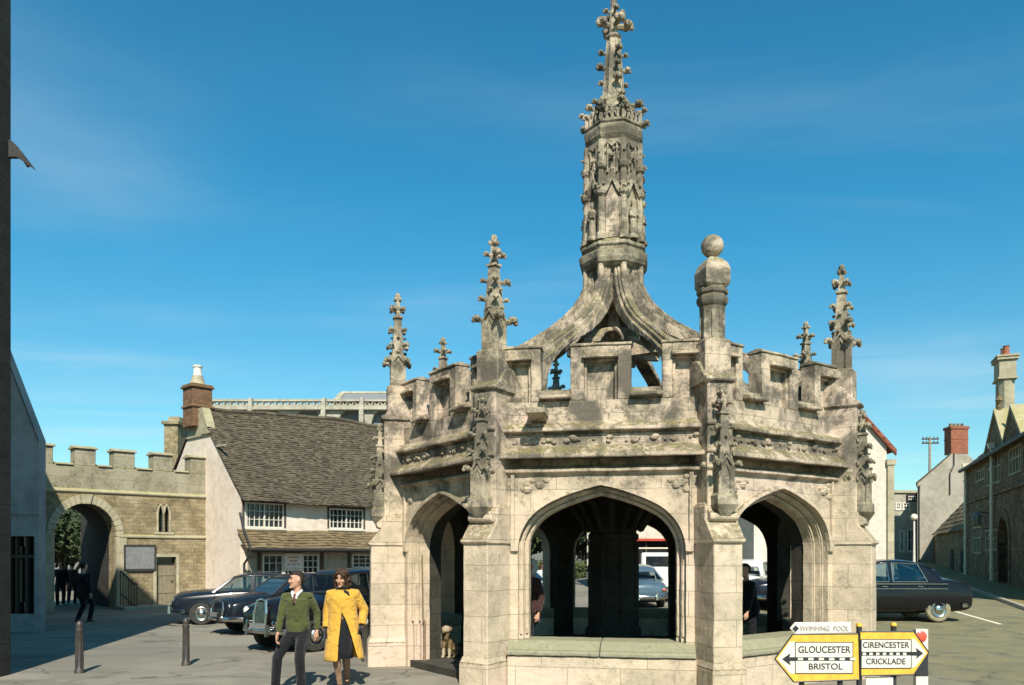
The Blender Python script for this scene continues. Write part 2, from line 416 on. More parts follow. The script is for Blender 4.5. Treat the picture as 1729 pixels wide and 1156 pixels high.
M['furw'] = plain('pale_fur', (.36, .30, .20), (.30, .25, .17), .9, 9, .6, 90)
M['leaf'] = leaf('leaf_green', (.045, .07, .018), (.11, .13, .035))
M['leafd'] = leaf('leaf_dark', (.02, .035, .012), (.05, .065, .025))
M['bark'] = plain('bark', (.07, .055, .04), (.045, .035, .028), .95, 6, .8, 25)
M['grass'] = plain('grass', (.10, .12, .035), (.14, .14, .05), .95, 5, .6, 90)
# ================================================================== ground
def grid(xs, ys, dz=0.0, zf=gz):
    mb = MB(); n = len(xs)
    mb.v = [(x, y, zf(x, y)+dz) for y in ys for x in xs]
    mb.f = [(j*n+i, j*n+i+1, (j+1)*n+i+1, (j+1)*n+i) for j in range(len(ys)-1) for i in range(n-1)]
    mb.m = [0]*len(mb.f)
    return mb
xs = [-400, -150, -60, -30]+[-20+i for i in range(0, 61)]+[50, 70, 110, 200, 400]
ys = [-60, -20]+[-5+i for i in range(0, 80)]+[85, 95, 110, 120, 160, 260, 500, 900]
tag(grid(xs, ys).build('road', M['road'], smooth=True), kind='structure')
SKYTOP = (.21, .90, .96)
SKYLOW_ = 0
SKYLOW = (.62, .90, .80)
# ================================================================== the market cross
CX, CY = 1.906, 15.0
PHI = R(-10.1)
AP = 3.70
def vphi(k): return PHI+R(-22.5+45*k)
def bphi(j): return PHI+R(45*j)
cross = thing('market_cross', 'octagonal stone market cross with battlements, crocketed pinnacles and tall central spire', 'market cross', (CX, CY, 0))

def arch_pts(w, o=0.0, zs=2.0, n=9):
    """depressed four-centred arch, offset outwards by o: left springing to right springing"""
    k = w/1.06; r1 = .62*k; r2 = 2.61*k; th = R(62)
    L = []
    cx, cz = -w+r1, zs
    for i in range(n+1):
        a = th*i/n
        L.append((cx-(r1+o)*math.cos(a), cz+(r1+o)*math.sin(a)))
    c2x, c2z = cx+(r2-r1)*math.cos(th), cz-(r2-r1)*math.sin(th)
    a = th
    while True:
        a += R(1.2)
        x = c2x-(r2+o)*math.cos(a)
        if x >= -.02: break
        L.append((x, c2z+(r2+o)*math.sin(a)))
    ac = math.acos(min(1, c2x/(r2+o)))
    L.append((0, c2z+(r2+o)*math.sin(ac)))
    return L+[(-x, z) for x, z in reversed(L[:-1])]

def arch_slab(mb, pts, y0, y1, L0, L1, z0, z1, jamb=True):
    w = -pts[0][0]; zs = pts[0][1]
    c = ([(-w, z0)] if jamb else [])+pts+([(w, z0)] if jamb else [])
    n = len(c); vs = []
    for y in (y0, y1): vs += [(x, y, z) for x, z in c]
    for y in (y0, y1): vs += [(x, y, z1) for x, z in c]
    fs = [(i, i+1, n+i+1, n+i) for i in range(n-1)]
    st = 1 if jamb else 0
    for i in range(st, n-1-st):
        fs.append((i, i+1, 2*n+i+1, 2*n+i)); fs.append((n+i, n+i+1, 3*n+i+1, 3*n+i))
    mb.add(vs, fs)
    for sg in (-1, 1):
        for y, L in ((y0, L0), (y1, L1)):
            mb.add([(sg*L, y, z0), (sg*w, y, z0), (sg*w, y, zs), (sg*w, y, z1), (sg*L, y, z1)], [(0, 1, 2, 3, 4)])
        mb.add([(sg*L0, y0, z0), (sg*L1, y1, z0), (sg*L1, y1, z1), (sg*L0, y0, z1)], [(0, 1, 2, 3)])
    mb.add([(-L0, y0, z1), (L0, y0, z1), (L1, y1, z1), (-L1, y1, z1)], [(0, 1, 2, 3)])

def arch_band(mb, w, o0, o1, y0, y1, zs=2.0, drop=0):
    a = arch_pts(w, o0, zs); b = arch_pts(w, o1, zs)
    n = min(len(a), len(b))
    def res(p, n):
        d = [0]
        for i in range(len(p)-1): d.append(d[-1]+math.dist(p[i], p[i+1]))
        out = []; j = 0
        for i in range(n):
            t = d[-1]*i/(n-1)
            while j < len(d)-2 and d[j+1] < t: j += 1
            u = (t-d[j])/(d[j+1]-d[j]); out.append((p[j][0]+(p[j+1][0]-p[j][0])*u, p[j][1]+(p[j+1][1]-p[j][1])*u))
        return out
    a = res(a, 41); b = res(b, 41)
    if drop: a = [(a[0][0], zs-drop)]+a+[(a[-1][0], zs-drop)]; b = [(b[0][0], zs-drop)]+b+[(b[-1][0], zs-drop)]
    mb.strip(b, a, y0, y1)

def mitre(mb, prof, cut=None):
    """push a (out, z) profile along one side of the octagon with mitred ends"""
    rs = []
    for sg in (-1, 1):
        rs.append([(sg*(AP+o)*T8, -(AP+o), z) for o, z in prof])
    mb.rings(rs, caps=True)

# --- arched bay: three orders, hood mould, carved spandrels
mb = MB()
y = -AP
WJ = 1.06
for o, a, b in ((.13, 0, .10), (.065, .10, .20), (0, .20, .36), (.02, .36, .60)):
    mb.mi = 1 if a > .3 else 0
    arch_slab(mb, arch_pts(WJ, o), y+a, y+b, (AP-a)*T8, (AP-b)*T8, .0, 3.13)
mb.mi = 0
arch_band(mb, WJ, .125, .18, y-.05, y+.02, drop=.0)      # hood mould
arch_band(mb, WJ, .08, .108, y+.07, y+.11, drop=1.2)      # roll
arch_band(mb, WJ, .01, .04, y+.17, y+.21, drop=1.2)
for sg in (-1, 1):
    for i in range(16):                                   # worn leaf carving in the spandrels
        x = random.uniform(.75, 1.28); z = random.uniform(2.78, 3.06)
        if z < 2.72+.55*(1.3-x)*.3+.12: continue
        mb.ball((sg*x, y-.005, z), random.uniform(.03, .06), 6, 4, (1.3, .6, 1))
    mb.box(min(sg*1.235, sg*1.29), max(sg*1.235, sg*1.29), y-.045, y+.02, 2.0, 3.1)    # wall shaft beside the pier
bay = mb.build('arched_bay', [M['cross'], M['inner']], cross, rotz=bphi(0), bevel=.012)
# --- moulded upper wall
mb = MB()
mitre(mb, [(0, 3.09), (.02, 3.11), (.075, 3.13), (.075, 3.17), (.02, 3.205), (-.15, 3.205), (-.19, 3.25), (-.17, 3.335), (.06, 3.34), (.13, 3.335), (.215, 3.31), (.23, 3.325),
           (.23, 3.37), (.19, 3.39), (.09, 3.47), (.07, 3.485), (.045, 3.51), (.045, 3.66), (.02, 3.69), (.03, 3.705), (.12, 3.70), (.135, 3.71), (.135, 3.75), (.09, 3.78), (.02, 3.83), (.0, 3.86),
           (0, 4.15), (-.32, 4.15), (-.32, 3.09)])
for i in range(30):                                       # worn, broken leaf trail in the hollow
    x = random.uniform(-1.38, 1.38)
    mb.ball((x, -AP-.06, 3.59+random.uniform(-.035, .035)), random.uniform(.018, .045), 6, 4, (1.5, .7, .9))
upper = mb.build('moulded_cornice', M['cross'], cross, rotz=bphi(0), bevel=.008)
# --- battlements: a centre merlon and two half merlons with sunk panels, sills in the gaps
def merlon(mb, x0, x1, pan):
    ya, yb = -AP, -AP+.26
    px0, px1 = pan
    z0, z1 = 4.15, 4.92
    pz0, pz1 = 4.16, 4.75
    mb.box(x0, px0, ya, yb, z0, z1); mb.box(px1, x1, ya, yb, z0, z1)
    mb.box(px0, px1, ya, yb, pz1, z1); mb.box(px0, px1, ya+.12, yb, z0, pz1)
    f = .045                                              # inner frame
    mb.box(px0, px0+f, ya+.05, ya+.125, z0, pz1-f); mb.box(px1-f, px1, ya+.05, ya+.125, z0, pz1-f); mb.box(px0, px1, ya+.05, ya+.125, pz1-f, pz1)
    mb.prism([(ya-.07, pz1-.01), (ya-.07, pz1+.035), (ya+.0, pz1+.075), (ya+.05, pz1+.07), (ya+.05, pz1+.004)], px0-.015, px1+.015, 'x')
    mb.prism([(ya-.02, z1), (ya-.02, z1+.035), (ya+.1, z1+.07), (yb+.02, z1+.04), (yb+.02, z1)], x0-.012, x1+.012, 'x')
mb = MB()
merlon(mb, -.43, .43, (-.24, .24))
LB = AP*T8
merlon(mb, -LB+.04, -.86, (-LB+.18, -1.0)); merlon(mb, .86, LB-.04, (1.0, LB-.18))
for sg in (-1, 1):
    a, b = (-.87, -.42) if sg < 0 else (.42, .87)
    mb.prism([(-AP-.105, 4.17), (-AP-.125, 4.18), (-AP-.125, 4.225), (-AP-.03, 4.25), (-AP+.03, 4.255), (-AP+.03, 4.30), (-AP+.13, 4.34), (-AP+.28, 4.30), (-AP+.28, 4.152), (-AP+.03, 4.152), (-AP+.01, 4.185)], a, b, 'x')
batt = mb.build('battlement', M['cross'], cross, rotz=bphi(0), bevel=.01)
# --- sill wall under an arch
mb = MB()
mb.prism([(-AP-.20, -.1), (-AP-.20, .51), (-AP-.235, .52), (-AP-.235, .0), (-AP-.235, -.1)], -1.3, 1.3, 'x') if False else None
mb.prism([(-AP-.19, -.1), (-AP-.19, .52), (-AP+.5, .52), (-AP+.5, -.1)], -1.32, 1.32, 'x')
lowwall = mb.build('low_wall', M['cross'], cross, rotz=bphi(0), bevel=.015)
mb = MB()
for a, b in ((-1.315, -.004), (.004, 1.315)):
    mb.prism([(-AP-.225, .52), (-AP-.225, .575), (-AP+.02, .715), (-AP+.52, .72), (-AP+.52, .52)], a, b, 'x')
sill = mb.build('sloping_sill', M['sill'], lowwall, bevel=.012)
for o in (bay, upper, batt, lowwall, sill):
    bake_mods(o); wear(o)
for j in range(1, 8):
    for o in (bay, upper, batt): copy_part(o, cross, bphi(j))
    if j != 7: copy_part(lowwall, cross, bphi(j))

# --- pinnacle
def crocket(mb, p, d, s):
    d = Vector((d[0], d[1], 0)).normalized(); p = Vector(p); s *= random.uniform(.78, 1.2)
    d = Matrix.Rotation(random.uniform(-.25, .25), 3, 'Z') @ d
    q = p+d*s*.62+Vector((0, 0, s*.12))
    mb.tube([p, p+d*s*.4-Vector((0, 0, s*.05)), q], [s*.16, s*.2, s*.26], 6)
    t = Vector((-d.y, d.x, 0))
    mb.ball(q+d*s*.08, s*.36, 7, 5, (1, 1, .72))
    mb.ball(q+t*s*.26+Vector((0, 0, -s*.05)), s*.22, 6, 4); mb.ball(q-t*s*.26+Vector((0, 0, -s*.05)), s*.22, 6, 4)
    mb.ball(q+d*s*.3-Vector((0, 0, s*.18)), s*.2, 6, 4)
def pinnacle(mb, c=(0, 0), z=0.0, s=1.0, shaft=.6):
    def Z(a): return z+a*s
    x, y = c
    h = .125*s
    mb.frus(c, Z(0), Z(.16), .165*s, .165*s); mb.frus(c, Z(.16), Z(.2), .165*s, h*1.04)
    mb.frus(c, Z(.18), Z(.72), h*.86, h*.86)
    for sx in (-1, 1):
        for sy in (-1, 1): mb.frus((x+sx*h*.86, y+sy*h*.86), Z(.18), Z(.66), h*.2, h*.2)
    for k in range(4):                                     # gablets with a blind light below
        Mo = mb.M; mb.M = Mo @ Matrix.Translation((x, y, 0)) @ Matrix.Rotation(k*PI/2, 4, 'Z')
        mb.prism([(-h*1.05, Z(.56)), (-h*1.05, Z(.60)), (0, Z(.80)), (h*1.05, Z(.60)), (h*1.05, Z(.56)), (0, Z(.74))], -h*1.14, -h*.5)
        mb.prism([(-h*.66, Z(.22)), (-h*.5, Z(.22)), (-h*.5, Z(.5)), (0, Z(.64)), (h*.5, Z(.5)), (h*.5, Z(.22)), (h*.66, Z(.22)), (h*.66, Z(.54)), (0, Z(.71)), (-h*.66, Z(.54))], -h*1.0, -h*.84)
        mb.M = Mo
    D = [(1, 1), (1, -1), (-1, 1), (-1, -1)]
    for d in D: crocket(mb, (x+d[0]*h*.75, y+d[1]*h*.75, Z(.64)), d, .185*s)
    mb.frus(c, Z(.66), Z(1.44), h*.86, h*.46)
    for zz, hh in ((.93, .66), (1.2, .52)):
        for d in D: crocket(mb, (x+d[0]*h*hh*.9, y+d[1]*h*hh*.9, Z(zz)), d, .14*s)
    for k in range(4):
        a = k*PI/2
        for zz, hh in ((.80, .8), (1.07, .66)):
            crocket(mb, (x+math.cos(a)*h*hh*.8, y+math.sin(a)*h*hh*.8, Z(zz)), (math.cos(a), math.sin(a)), .075*s)
    mb.frus(c, Z(1.42), Z(1.455), h*.66, h*.66); mb.frus(c, Z(1.45), Z(1.62), h*.4, h*.3)
    for d in D: crocket(mb, (x+d[0]*h*.2, y+d[1]*h*.2, Z(1.58)), d, .145*s)
    mb.frus(c, Z(1.6), Z(1.76), h*.3, h*.24)
    for d in D: mb.ball((x+d[0]*.04*s, y+d[1]*.04*s, Z(1.765)), .035*s, 6, 4)
    mb.ball((x, y, Z(1.82)), .055*s, 7, 5, (1, 1, 1.25))
mb = MB(); mb.M = Matrix.Translation((0, -4.02, 0)); pinnacle(mb, (0, 0), 4.71)
pin = wear(mb.build('crocketed_pinnacle', M['carve'], cross, rotz=vphi(0)), .3, .005, 9)
for k in range(2, 8):
    mb = MB(); mb.M = Matrix.Translation((0, -4.02, 0)); pinnacle(mb, (0, 0), 4.71, random.uniform(.98, 1.01)); wear(mb.build('crocketed_pinnacle', M['carve'], cross, rotz=vphi(k)), .3, .005, 9)
# --- the corner whose pinnacle was replaced by a ball
mb = MB(); c = (0, -4.03)
mb.lathe([(.19, 4.86), (.19, 4.9), (.155, 4.93), (.15, 5.26), (.17, 5.30), (.18, 5.36)], 8, c, PI/8)
for k in range(8):
    a = PI/8+k*PI/4; mb.tube([(c[0]+.15*math.cos(a), c[1]+.15*math.sin(a), 4.93), (c[0]+.15*math.cos(a), c[1]+.15*math.sin(a), 5.3)], .022, 6)
mb.lathe([(.16, 5.36), (.20, 5.40), (.215, 5.44), (.215, 5.49), (.19, 5.52), (.215, 5.55), (.215, 5.60), (.18, 5.63)], 8, c, PI/8)
mb.frus(c, 5.62, 5.66, .15, .178); mb.frus(c, 5.66, 5.86, .178, .182); mb.frus(c, 5.86, 5.95, .182, .155); mb.frus(c, 5.95, 6.02, .155, .10); mb.frus(c, 6.02, 6.06, .10, .05)
mb.lathe([(.05, 6.05), (.05, 6.1)], 8, c)
mb.ball((c[0], c[1], 6.215), .155, 20, 12)
mb.build('ball_finial', M['carve'], cross, rotz=vphi(1), smooth=32)

# --- buttress with its niche pinnacle
mb = MB()
mb.frus((0, -4.18), -.1, .42, .245, .245, .37, .37); mb.frus((0, -4.18), .42, .52, .245, .21, .37, .325)
mb.frus((0, -4.0), .4, 2.115, .21, .21, .5, .5)
mb.prism([(-4.5, 2.10), (-4.545, 2.12), (-4.545, 2.16), (-4.50, 2.18), (-4.30, 2.43), (-4.30, 2.62), (-3.6, 2.62), (-3.6, 2.10)], -.235, .235, 'x')
mb.prism([(-4.36, 2.40), (-4.40, 2.44), (-4.40, 2.5), (-4.2, 2.66), (-3.6, 2.66), (-3.6, 2.40)], -.205, .205, 'x')
mb.frus((0, -3.95), 2.55, 4.31, .185, .185, .32, .32)
mb.prism([(-4.27, 4.29), (-4.32, 4.31), (-4.32, 4.355), (-4.26, 4.38), (-4.03, 4.62), (-3.75, 4.66), (-3.5, 4.66), (-3.5, 4.29)], -.225, .225, 'x')
mb.frus((0, -4.02), 4.30, 4.88, .19, .19); mb.frus((0, -4.02), 4.86, 4.905, .2, .17)
for z in (3.13, 3.36, 3.73): mb.prism([(-4.27, z-.03), (-4.30, z-.01), (-4.30, z+.03), (-4.27, z+.06)], -.2, .2, 'x')
for sg in (-1, 1): mb.frus((sg*.2, -3.80), 2.05, 3.1, .035, .035)
butt = mb.build('buttress', M['cross'], cross, rotz=vphi(0), bevel=.014)
mb = MB(); mb.M = Matrix.Translation((0, -4.335, 0)); pinnacle(mb, (0, 0), 2.60, .875)
mb.frus((0, 0), 2.47, 2.62, .07, .16)
bake_mods(butt); wear(butt)
nich = wear(mb.build('niche_pinnacle', M['carve'], butt), .3, .005, 9)
for k in range(1, 8): copy_part(butt, cross, vphi(k))

# --- water spout on the front
mb = MB()
mb.prism([(-AP+.1, 3.84), (-AP-.46, 3.91), (-AP-.48, 3.99), (-AP-.42, 3.99), (-AP-.40, 3.95), (-AP+.1, 3.96)], -.115, .115, 'x')
mb.box(-.135, -.118, -AP-.46, -AP, 3.92, 4.02); mb.box(.118, .135, -AP-.46, -AP, 3.92, 4.02); mb.frus((0, -AP-.02), 3.6, 3.82, .05, .1, .02, .07)
o = mb.build('water_spout', M['carve'], cross, bevel=.015)
o.location = (-.88*math.cos(bphi(0)), -.88*math.sin(bphi(0)), 0); o.rotation_euler.z = bphi(0)

# --- flying ribs
top = [(4.0, 4.80), (3.5, 4.92), (2.9, 5.18), (2.4, 5.43), (2.0, 5.66), (1.6, 5.90), (1.25, 6.13), (1.0, 6.34), (.8, 6.55), (.66, 6.76), (.57, 6.98), (.53, 7.16), (.52, 7.36)]
bot = [(2.76, 4.05), (2.74, 4.47), (2.70, 4.76), (2.54, 5.03), (2.26, 5.27), (1.88, 5.51), (1.5, 5.69), (1.15, 5.87), (.82, 6.09), (.55, 6.34), (.36, 6.58), (.26, 6.78), (.22, 7.36)]
tp = [(-a, z) for a, z in top]; bt = [(-a, z) for a, z in bot]
tp2 = [(a-(a-b)*.22-.0, z-(z-w)*.34-.03) for (a, z), (b, w) in zip(tp, bt)]
tp3 = [(a-(a-b)*.12, z-(z-w)*.16) for (a, z), (b, w) in zip(tp, bt)]
mb = MB()
mb.strip(tp, bt, -.055, .055, 'x'); mb.strip(tp3, bt, -.10, .10, 'x'); mb.strip(tp2, bt, -.145, .145, 'x')
mb.tube([(0, -.545, 6.9), (0, -.535, 7.36)], .06, 8)
rib = mb.build('flying_rib', M['cross'], cross, rotz=vphi(0), bevel=.012)
bake_mods(rib); wear(rib, .12, .005)
for k in range(1, 8): copy_part(rib, cross, vphi(k))
# cusped arcs hanging between the ribs and the pendant
mb = MB()
arc = [(.06, 5.86), (.16, 5.95), (.3, 6.05), (.42, 6.09), (.55, 6.06), (.7, 5.98), (.9, 5.80)]
mb.strip([(-a, z) for a, z in arc], [(-a, z-.07) for a, z in arc], -.17, .17, 'x')
mb.strip([(-a, z-.07) for a, z in arc], [(-a, 5.62) for a, z in arc], -.05, .05, 'x')
cusp = mb.build('vault_cusp', M['cross'], cross, rotz=vphi(0), bevel=.008)
for j in range(1, 8): copy_part(cusp, cross, vphi(j))
mb = MB()
mb.lathe([(.05, 5.35), (.15, 5.5), (.15, 5.78), (.135, 6.0), (.10, 6.35), (.05, 6.75), (.05, 7.0)], 8, (0, 0), PHI)
mb.prism([(-.1, 5.98), (-.1, 6.03), (-.05, 6.11), (0, 6.14), (.05, 6.11), (.1, 6.03), (.1, 5.98), (.05, 6.07), (-.05, 6.07)], -.17, -.1)
mb.build('pendant', M['cross'], cross, bevel=.008)

# --- lantern, crown and spirelet
r0 = PHI-PI/2+PI/8
mb = MB()
mb.lathe([(.30, 6.55), (.40, 6.85), (.44, 7.1), (.445, 7.36)], 8, rot=r0)
mb.lathe([(.44, 7.12), (.47, 7.15), (.47, 7.2), (.44, 7.22)], 8, rot=r0)
mb.build('spire_neck', M['cross'], cross)
mb = MB()
mb.lathe([(.44, 7.18), (.55, 7.20), (.63, 7.26), (.665, 7.33), (.675, 7.40), (.675, 7.45), (.64, 7.47), (.60, 7.50), (.60, 7.54), (.635, 7.57), (.635, 7.61), (.58, 7.66), (.55, 7.70)], 8, rot=r0)
mb.build('collar', M['carve'], cross, bevel=.008)
mb = MB()
mb.lathe([(.50, 7.68), (.50, 9.5)], 8, rot=r0)
for k in range(8):
    a = r0+k*PI/4; x, y = math.cos(a), math.sin(a)
    mb.lathe([(.10, 7.68), (.10, 7.78), (.065, 7.82), (.06, 8.46), (.10, 8.50), (.115, 8.56), (.07, 8.62), (.06, 8.94), (.095, 8.98), (.10, 9.05), (.07, 9.1), (.055, 9.5)], 8, (x*.525, y*.525))
    crocket(mb, (x*.56, y*.56, 8.6), (x, y), .10); crocket(mb, (x*.56, y*.56, 9.25), (x, y), .08)
    Mo = mb.M; mb.M = Mo @ Matrix.Rotation(PHI+k*PI/4, 4, 'Z')
    yf = -.50*math.cos(PI/8)
    # niche frame, canopy with gable, tracery above
    mb.box(-.165, -.125, yf-.05, yf+.02, 7.7, 8.5); mb.box(.125, .165, yf-.05, yf+.02, 7.7, 8.5)
    mb.prism([(-.17, 8.44), (-.17, 8.56), (-.06, 8.78), (0, 8.98), (.06, 8.78), (.17, 8.56), (.17, 8.44), (.08, 8.56), (0, 8.74), (-.08, 8.56)], yf-.085, yf+.02)
    mb.frus((0, yf-.02), 8.95, 9.2, .03, .02); crocket(mb, (0, yf-.03, 9.15), (0, -1), .1)
    for sg in (-1, 1):
        crocket(mb, (sg*.1, yf-.06, 8.68), (sg, -.4), .075)
        mb.box(min(sg*.07, sg*.10), max(sg*.07, sg*.10), yf-.04, yf+.02, 8.9, 9.42)
        for q in range(4): mb.ball((sg*random.uniform(.02, .16), yf-.02, random.uniform(9.0, 9.45)), .035, 6, 4)
    mb.prism([(-.17, 9.36), (-.09, 9.44), (0, 9.36), (.09, 9.44), (.17, 9.36), (.17, 9.5), (-.17, 9.5)], yf-.05, yf+.02)
    mb.M = Mo
lan = wear(mb.build('lantern', M['carve'], cross), .3, .005, 9)
# a weathered saint in each niche
st = None
mb = MB(); yf = -.53
mb.lathe([(.10, 7.70), (.10, 7.76), (.085, 7.78)], 8, (0, yf))
mb.lathe([(.075, 7.78), (.085, 7.84), (.07, 8.0), (.075, 8.12), (.085, 8.2), (.06, 8.27), (.028, 8.29), (.03, 8.31), (.045, 8.35), (.042, 8.39), (.02, 8.425)], 10, (0, yf), sy=.8)
mb.tube([(-.07, yf, 8.2), (-.08, yf-.03, 8.1), (-.01, yf-.07, 8.08)], [.028, .028, .02], 6); mb.tube([(.07, yf, 8.2), (.08, yf-.03, 8.1), (.02, yf-.07, 8.12)], [.028, .028, .02], 6)
for k in range(8):
    if k == 0: continue                                   # the front niche is bare
    if st is None: st = mb.build('statue', M['carve'], lan, smooth=50, rotz=PHI+k*PI/4)
    else: copy_part(st, lan, PHI+k*PI/4)
mb = MB(); yq = -.50*math.cos(PI/8)
mb.prism([(-.12, 7.72), (.12, 7.72), (.12, 8.42), (.05, 8.6), (0, 8.7), (-.05, 8.6), (-.12, 8.42)], yq-.03, yq+.01)
mb.build('plain_panel', M['cross'], lan, rotz=PHI)
mb = MB()
mb.lathe([(.46, 9.46), (.50, 9.50), (.56, 9.60), (.58, 9.70), (.58, 9.745), (.555, 9.77), (.54, 9.80), (.57, 9.83), (.57, 9.86), (.535, 9.88), (.52, 9.9)], 8, rot=r0)
for k in range(8):
    a0 = r0+k*PI/4; a1 = a0+PI/4
    for q in range(4):                                    # little arched cresting
        u = (q+.5)/4
        p = Vector((math.cos(a0)*.53*(1-u)+math.cos(a1)*.53*u, math.sin(a0)*.53*(1-u)+math.sin(a1)*.53*u, 0))
        d = Vector((math.cos((a0+a1)/2), math.sin((a0+a1)/2), 0)); t = Vector((-d.y, d.x, 0))
        for sg in (-1, 1): mb.tube([p+t*sg*.042+Vector((0, 0, 9.87)), p+t*sg*.042+Vector((0, 0, 10.0)), p+Vector((0, 0, 10.06))], .018, 5)
        mb.ball(p+Vector((0, 0, 10.08)), .03, 6, 4)
    mb.frus((math.cos(a0)*.53, math.sin(a0)*.53), 9.86, 10.1, .035, .03); crocket(mb, (math.cos(a0)*.52, math.sin(a0)*.52, 10.1), (math.cos(a0), math.sin(a0)), .16)
wear(mb.build('crown', M['carve'], cross), .3, .004, 9)
mb = MB()
mb.lathe([(.47, 9.88), (.45, 10.0), (.36, 10.22), (.24, 10.42), (.19, 10.55), (.17, 10.8), (.145, 11.2), (.115, 11.6)], 8, rot=r0)
for k in range(8):
    a = r0+k*PI/4; d = (math.cos(a), math.sin(a))
    for r, z, s in ((.43, 10.06, .19), (.36, 10.25, .2), (.27, 10.40, .17)):
        if k % 2 == 0 or z < 10.3: crocket(mb, (d[0]*r, d[1]*r, z), d, s)
    mb.tube([(d[0]*.45, d[1]*.45, 9.95), (d[0]*.37, d[1]*.37, 10.22), (d[0]*.2, d[1]*.2, 10.5), (d[0]*.125, d[1]*.125, 11.58)], [.03, .028, .022, .018], 5)
    if k % 2 == 0:
        for z in (10.76, 11.04, 11.32): crocket(mb, (d[0]*.14, d[1]*.14, z), d, .17)
mb.lathe([(.11, 11.58), (.15, 11.62), (.155, 11.66), (.1, 11.70)], 8, rot=r0)
wear(mb.build('spirelet', M['carve'], cross), .3, .004, 9)
mb = MB()
mb.lathe([(.085, 11.66), (.08, 11.95), (.06, 12.2), (.065, 12.35), (.05, 12.5), (.07, 12.6), (.02, 12.75)], 8, rot=r0)
for k in range(4):
    a = r0+k*PI/2; d = (math.cos(a), math.sin(a))
    crocket(mb, (d[0]*.07, d[1]*.07, 11.86), d, .25); crocket(mb, (d[0]*.06, d[1]*.06, 12.11), d, .17); crocket(mb, (d[0]*.05, d[1]*.05, 12.45), d, .08)
wear(mb.build('leafy_finial', M['carve'], cross), .3, .004, 9)
# --- inside: floor, central pillar, vault, flat roof
mb = MB()
mb.lathe([(3.95, -.1), (3.95, .10), (3.95, .12)], 8, rot=r0)
mb.lathe([(.9, .12), (.9, .30), (.8, .34)], 8, rot=r0)
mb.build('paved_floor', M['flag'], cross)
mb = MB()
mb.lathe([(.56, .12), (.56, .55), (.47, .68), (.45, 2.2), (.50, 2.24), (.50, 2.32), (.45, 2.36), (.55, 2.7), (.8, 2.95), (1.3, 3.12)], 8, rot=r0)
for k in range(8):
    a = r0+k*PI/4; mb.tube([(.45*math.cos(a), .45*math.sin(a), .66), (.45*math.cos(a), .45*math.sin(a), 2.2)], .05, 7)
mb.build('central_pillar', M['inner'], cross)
mb = MB()
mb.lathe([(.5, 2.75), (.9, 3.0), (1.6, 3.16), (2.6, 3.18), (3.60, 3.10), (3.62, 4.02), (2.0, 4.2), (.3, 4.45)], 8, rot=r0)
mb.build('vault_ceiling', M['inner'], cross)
mb = MB()
for k in range(16):
    a = r0+k*PI/8; rr = 3.5 if k % 2 == 0 else 3.25
    mb.tube([(math.cos(a)*.5, math.sin(a)*.5, 2.4), (math.cos(a)*.8, math.sin(a)*.8, 2.86), (math.cos(a)*1.6, math.sin(a)*1.6, 3.12), (math.cos(a)*2.6, math.sin(a)*2.6, 3.14), (math.cos(a)*rr, math.sin(a)*rr, 2.9 if k % 2 == 0 else 3.08)], .06, 6)
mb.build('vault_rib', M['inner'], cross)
# wall shafts of the piers, inside
mb = MB()
mb.lathe([(.13, .1), (.13, .4), (.10, .45), (.10, 2.0), (.14, 2.06), (.14, 2.14)], 8, (0, -3.42))
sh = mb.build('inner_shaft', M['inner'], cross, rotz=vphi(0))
for k in range(1, 8): copy_part(sh, cross, vphi(k))
# ================================================================== roofs, windows
def tile_roof(mb, fn, nu, nv, th=.035, jit=.03):
    """courses of single tiles; fn(u, v) gives a point, v runs from eaves (0) to ridge (1)"""
    for j in range(nv):
        v0, v1 = j/nv, min(1, (j+1.25)/nv)
        off = random.random()
        us = sorted([0, 1]+[min(.999, max(.001, (i+off+random.uniform(-.22, .22))/nu)) for i in range(nu)])
        for a, b in zip(us, us[1:]):
            if b-a < 1e-4: continue
            p = [Vector(fn(a, v0)), Vector(fn(b, v0)), Vector(fn(b, v1)), Vector(fn(a, v1))]
            n = (p[1]-p[0]).cross(p[3]-p[0]).normalized()
            if n.z < 0: n = -n
            k = random.uniform(-.3, 1)*jit; d = (p[0]-p[3]).normalized()*random.uniform(0, jit)
            lo = [p[0]+n*(th+k)+d, p[1]+n*(th+k+random.uniform(-.3, .3)*jit)+d, p[2]+n*.004, p[3]+n*.004]
            base = [p[0]-n*.02+d, p[1]-n*.02+d, p[2]-n*.03, p[3]-n*.03]
            mb.add(lo+base, [(0, 1, 2, 3), (7, 6, 5, 4), (0, 4, 5, 1), (1, 5, 6, 2), (2, 6, 7, 3), (3, 7, 4, 0)])

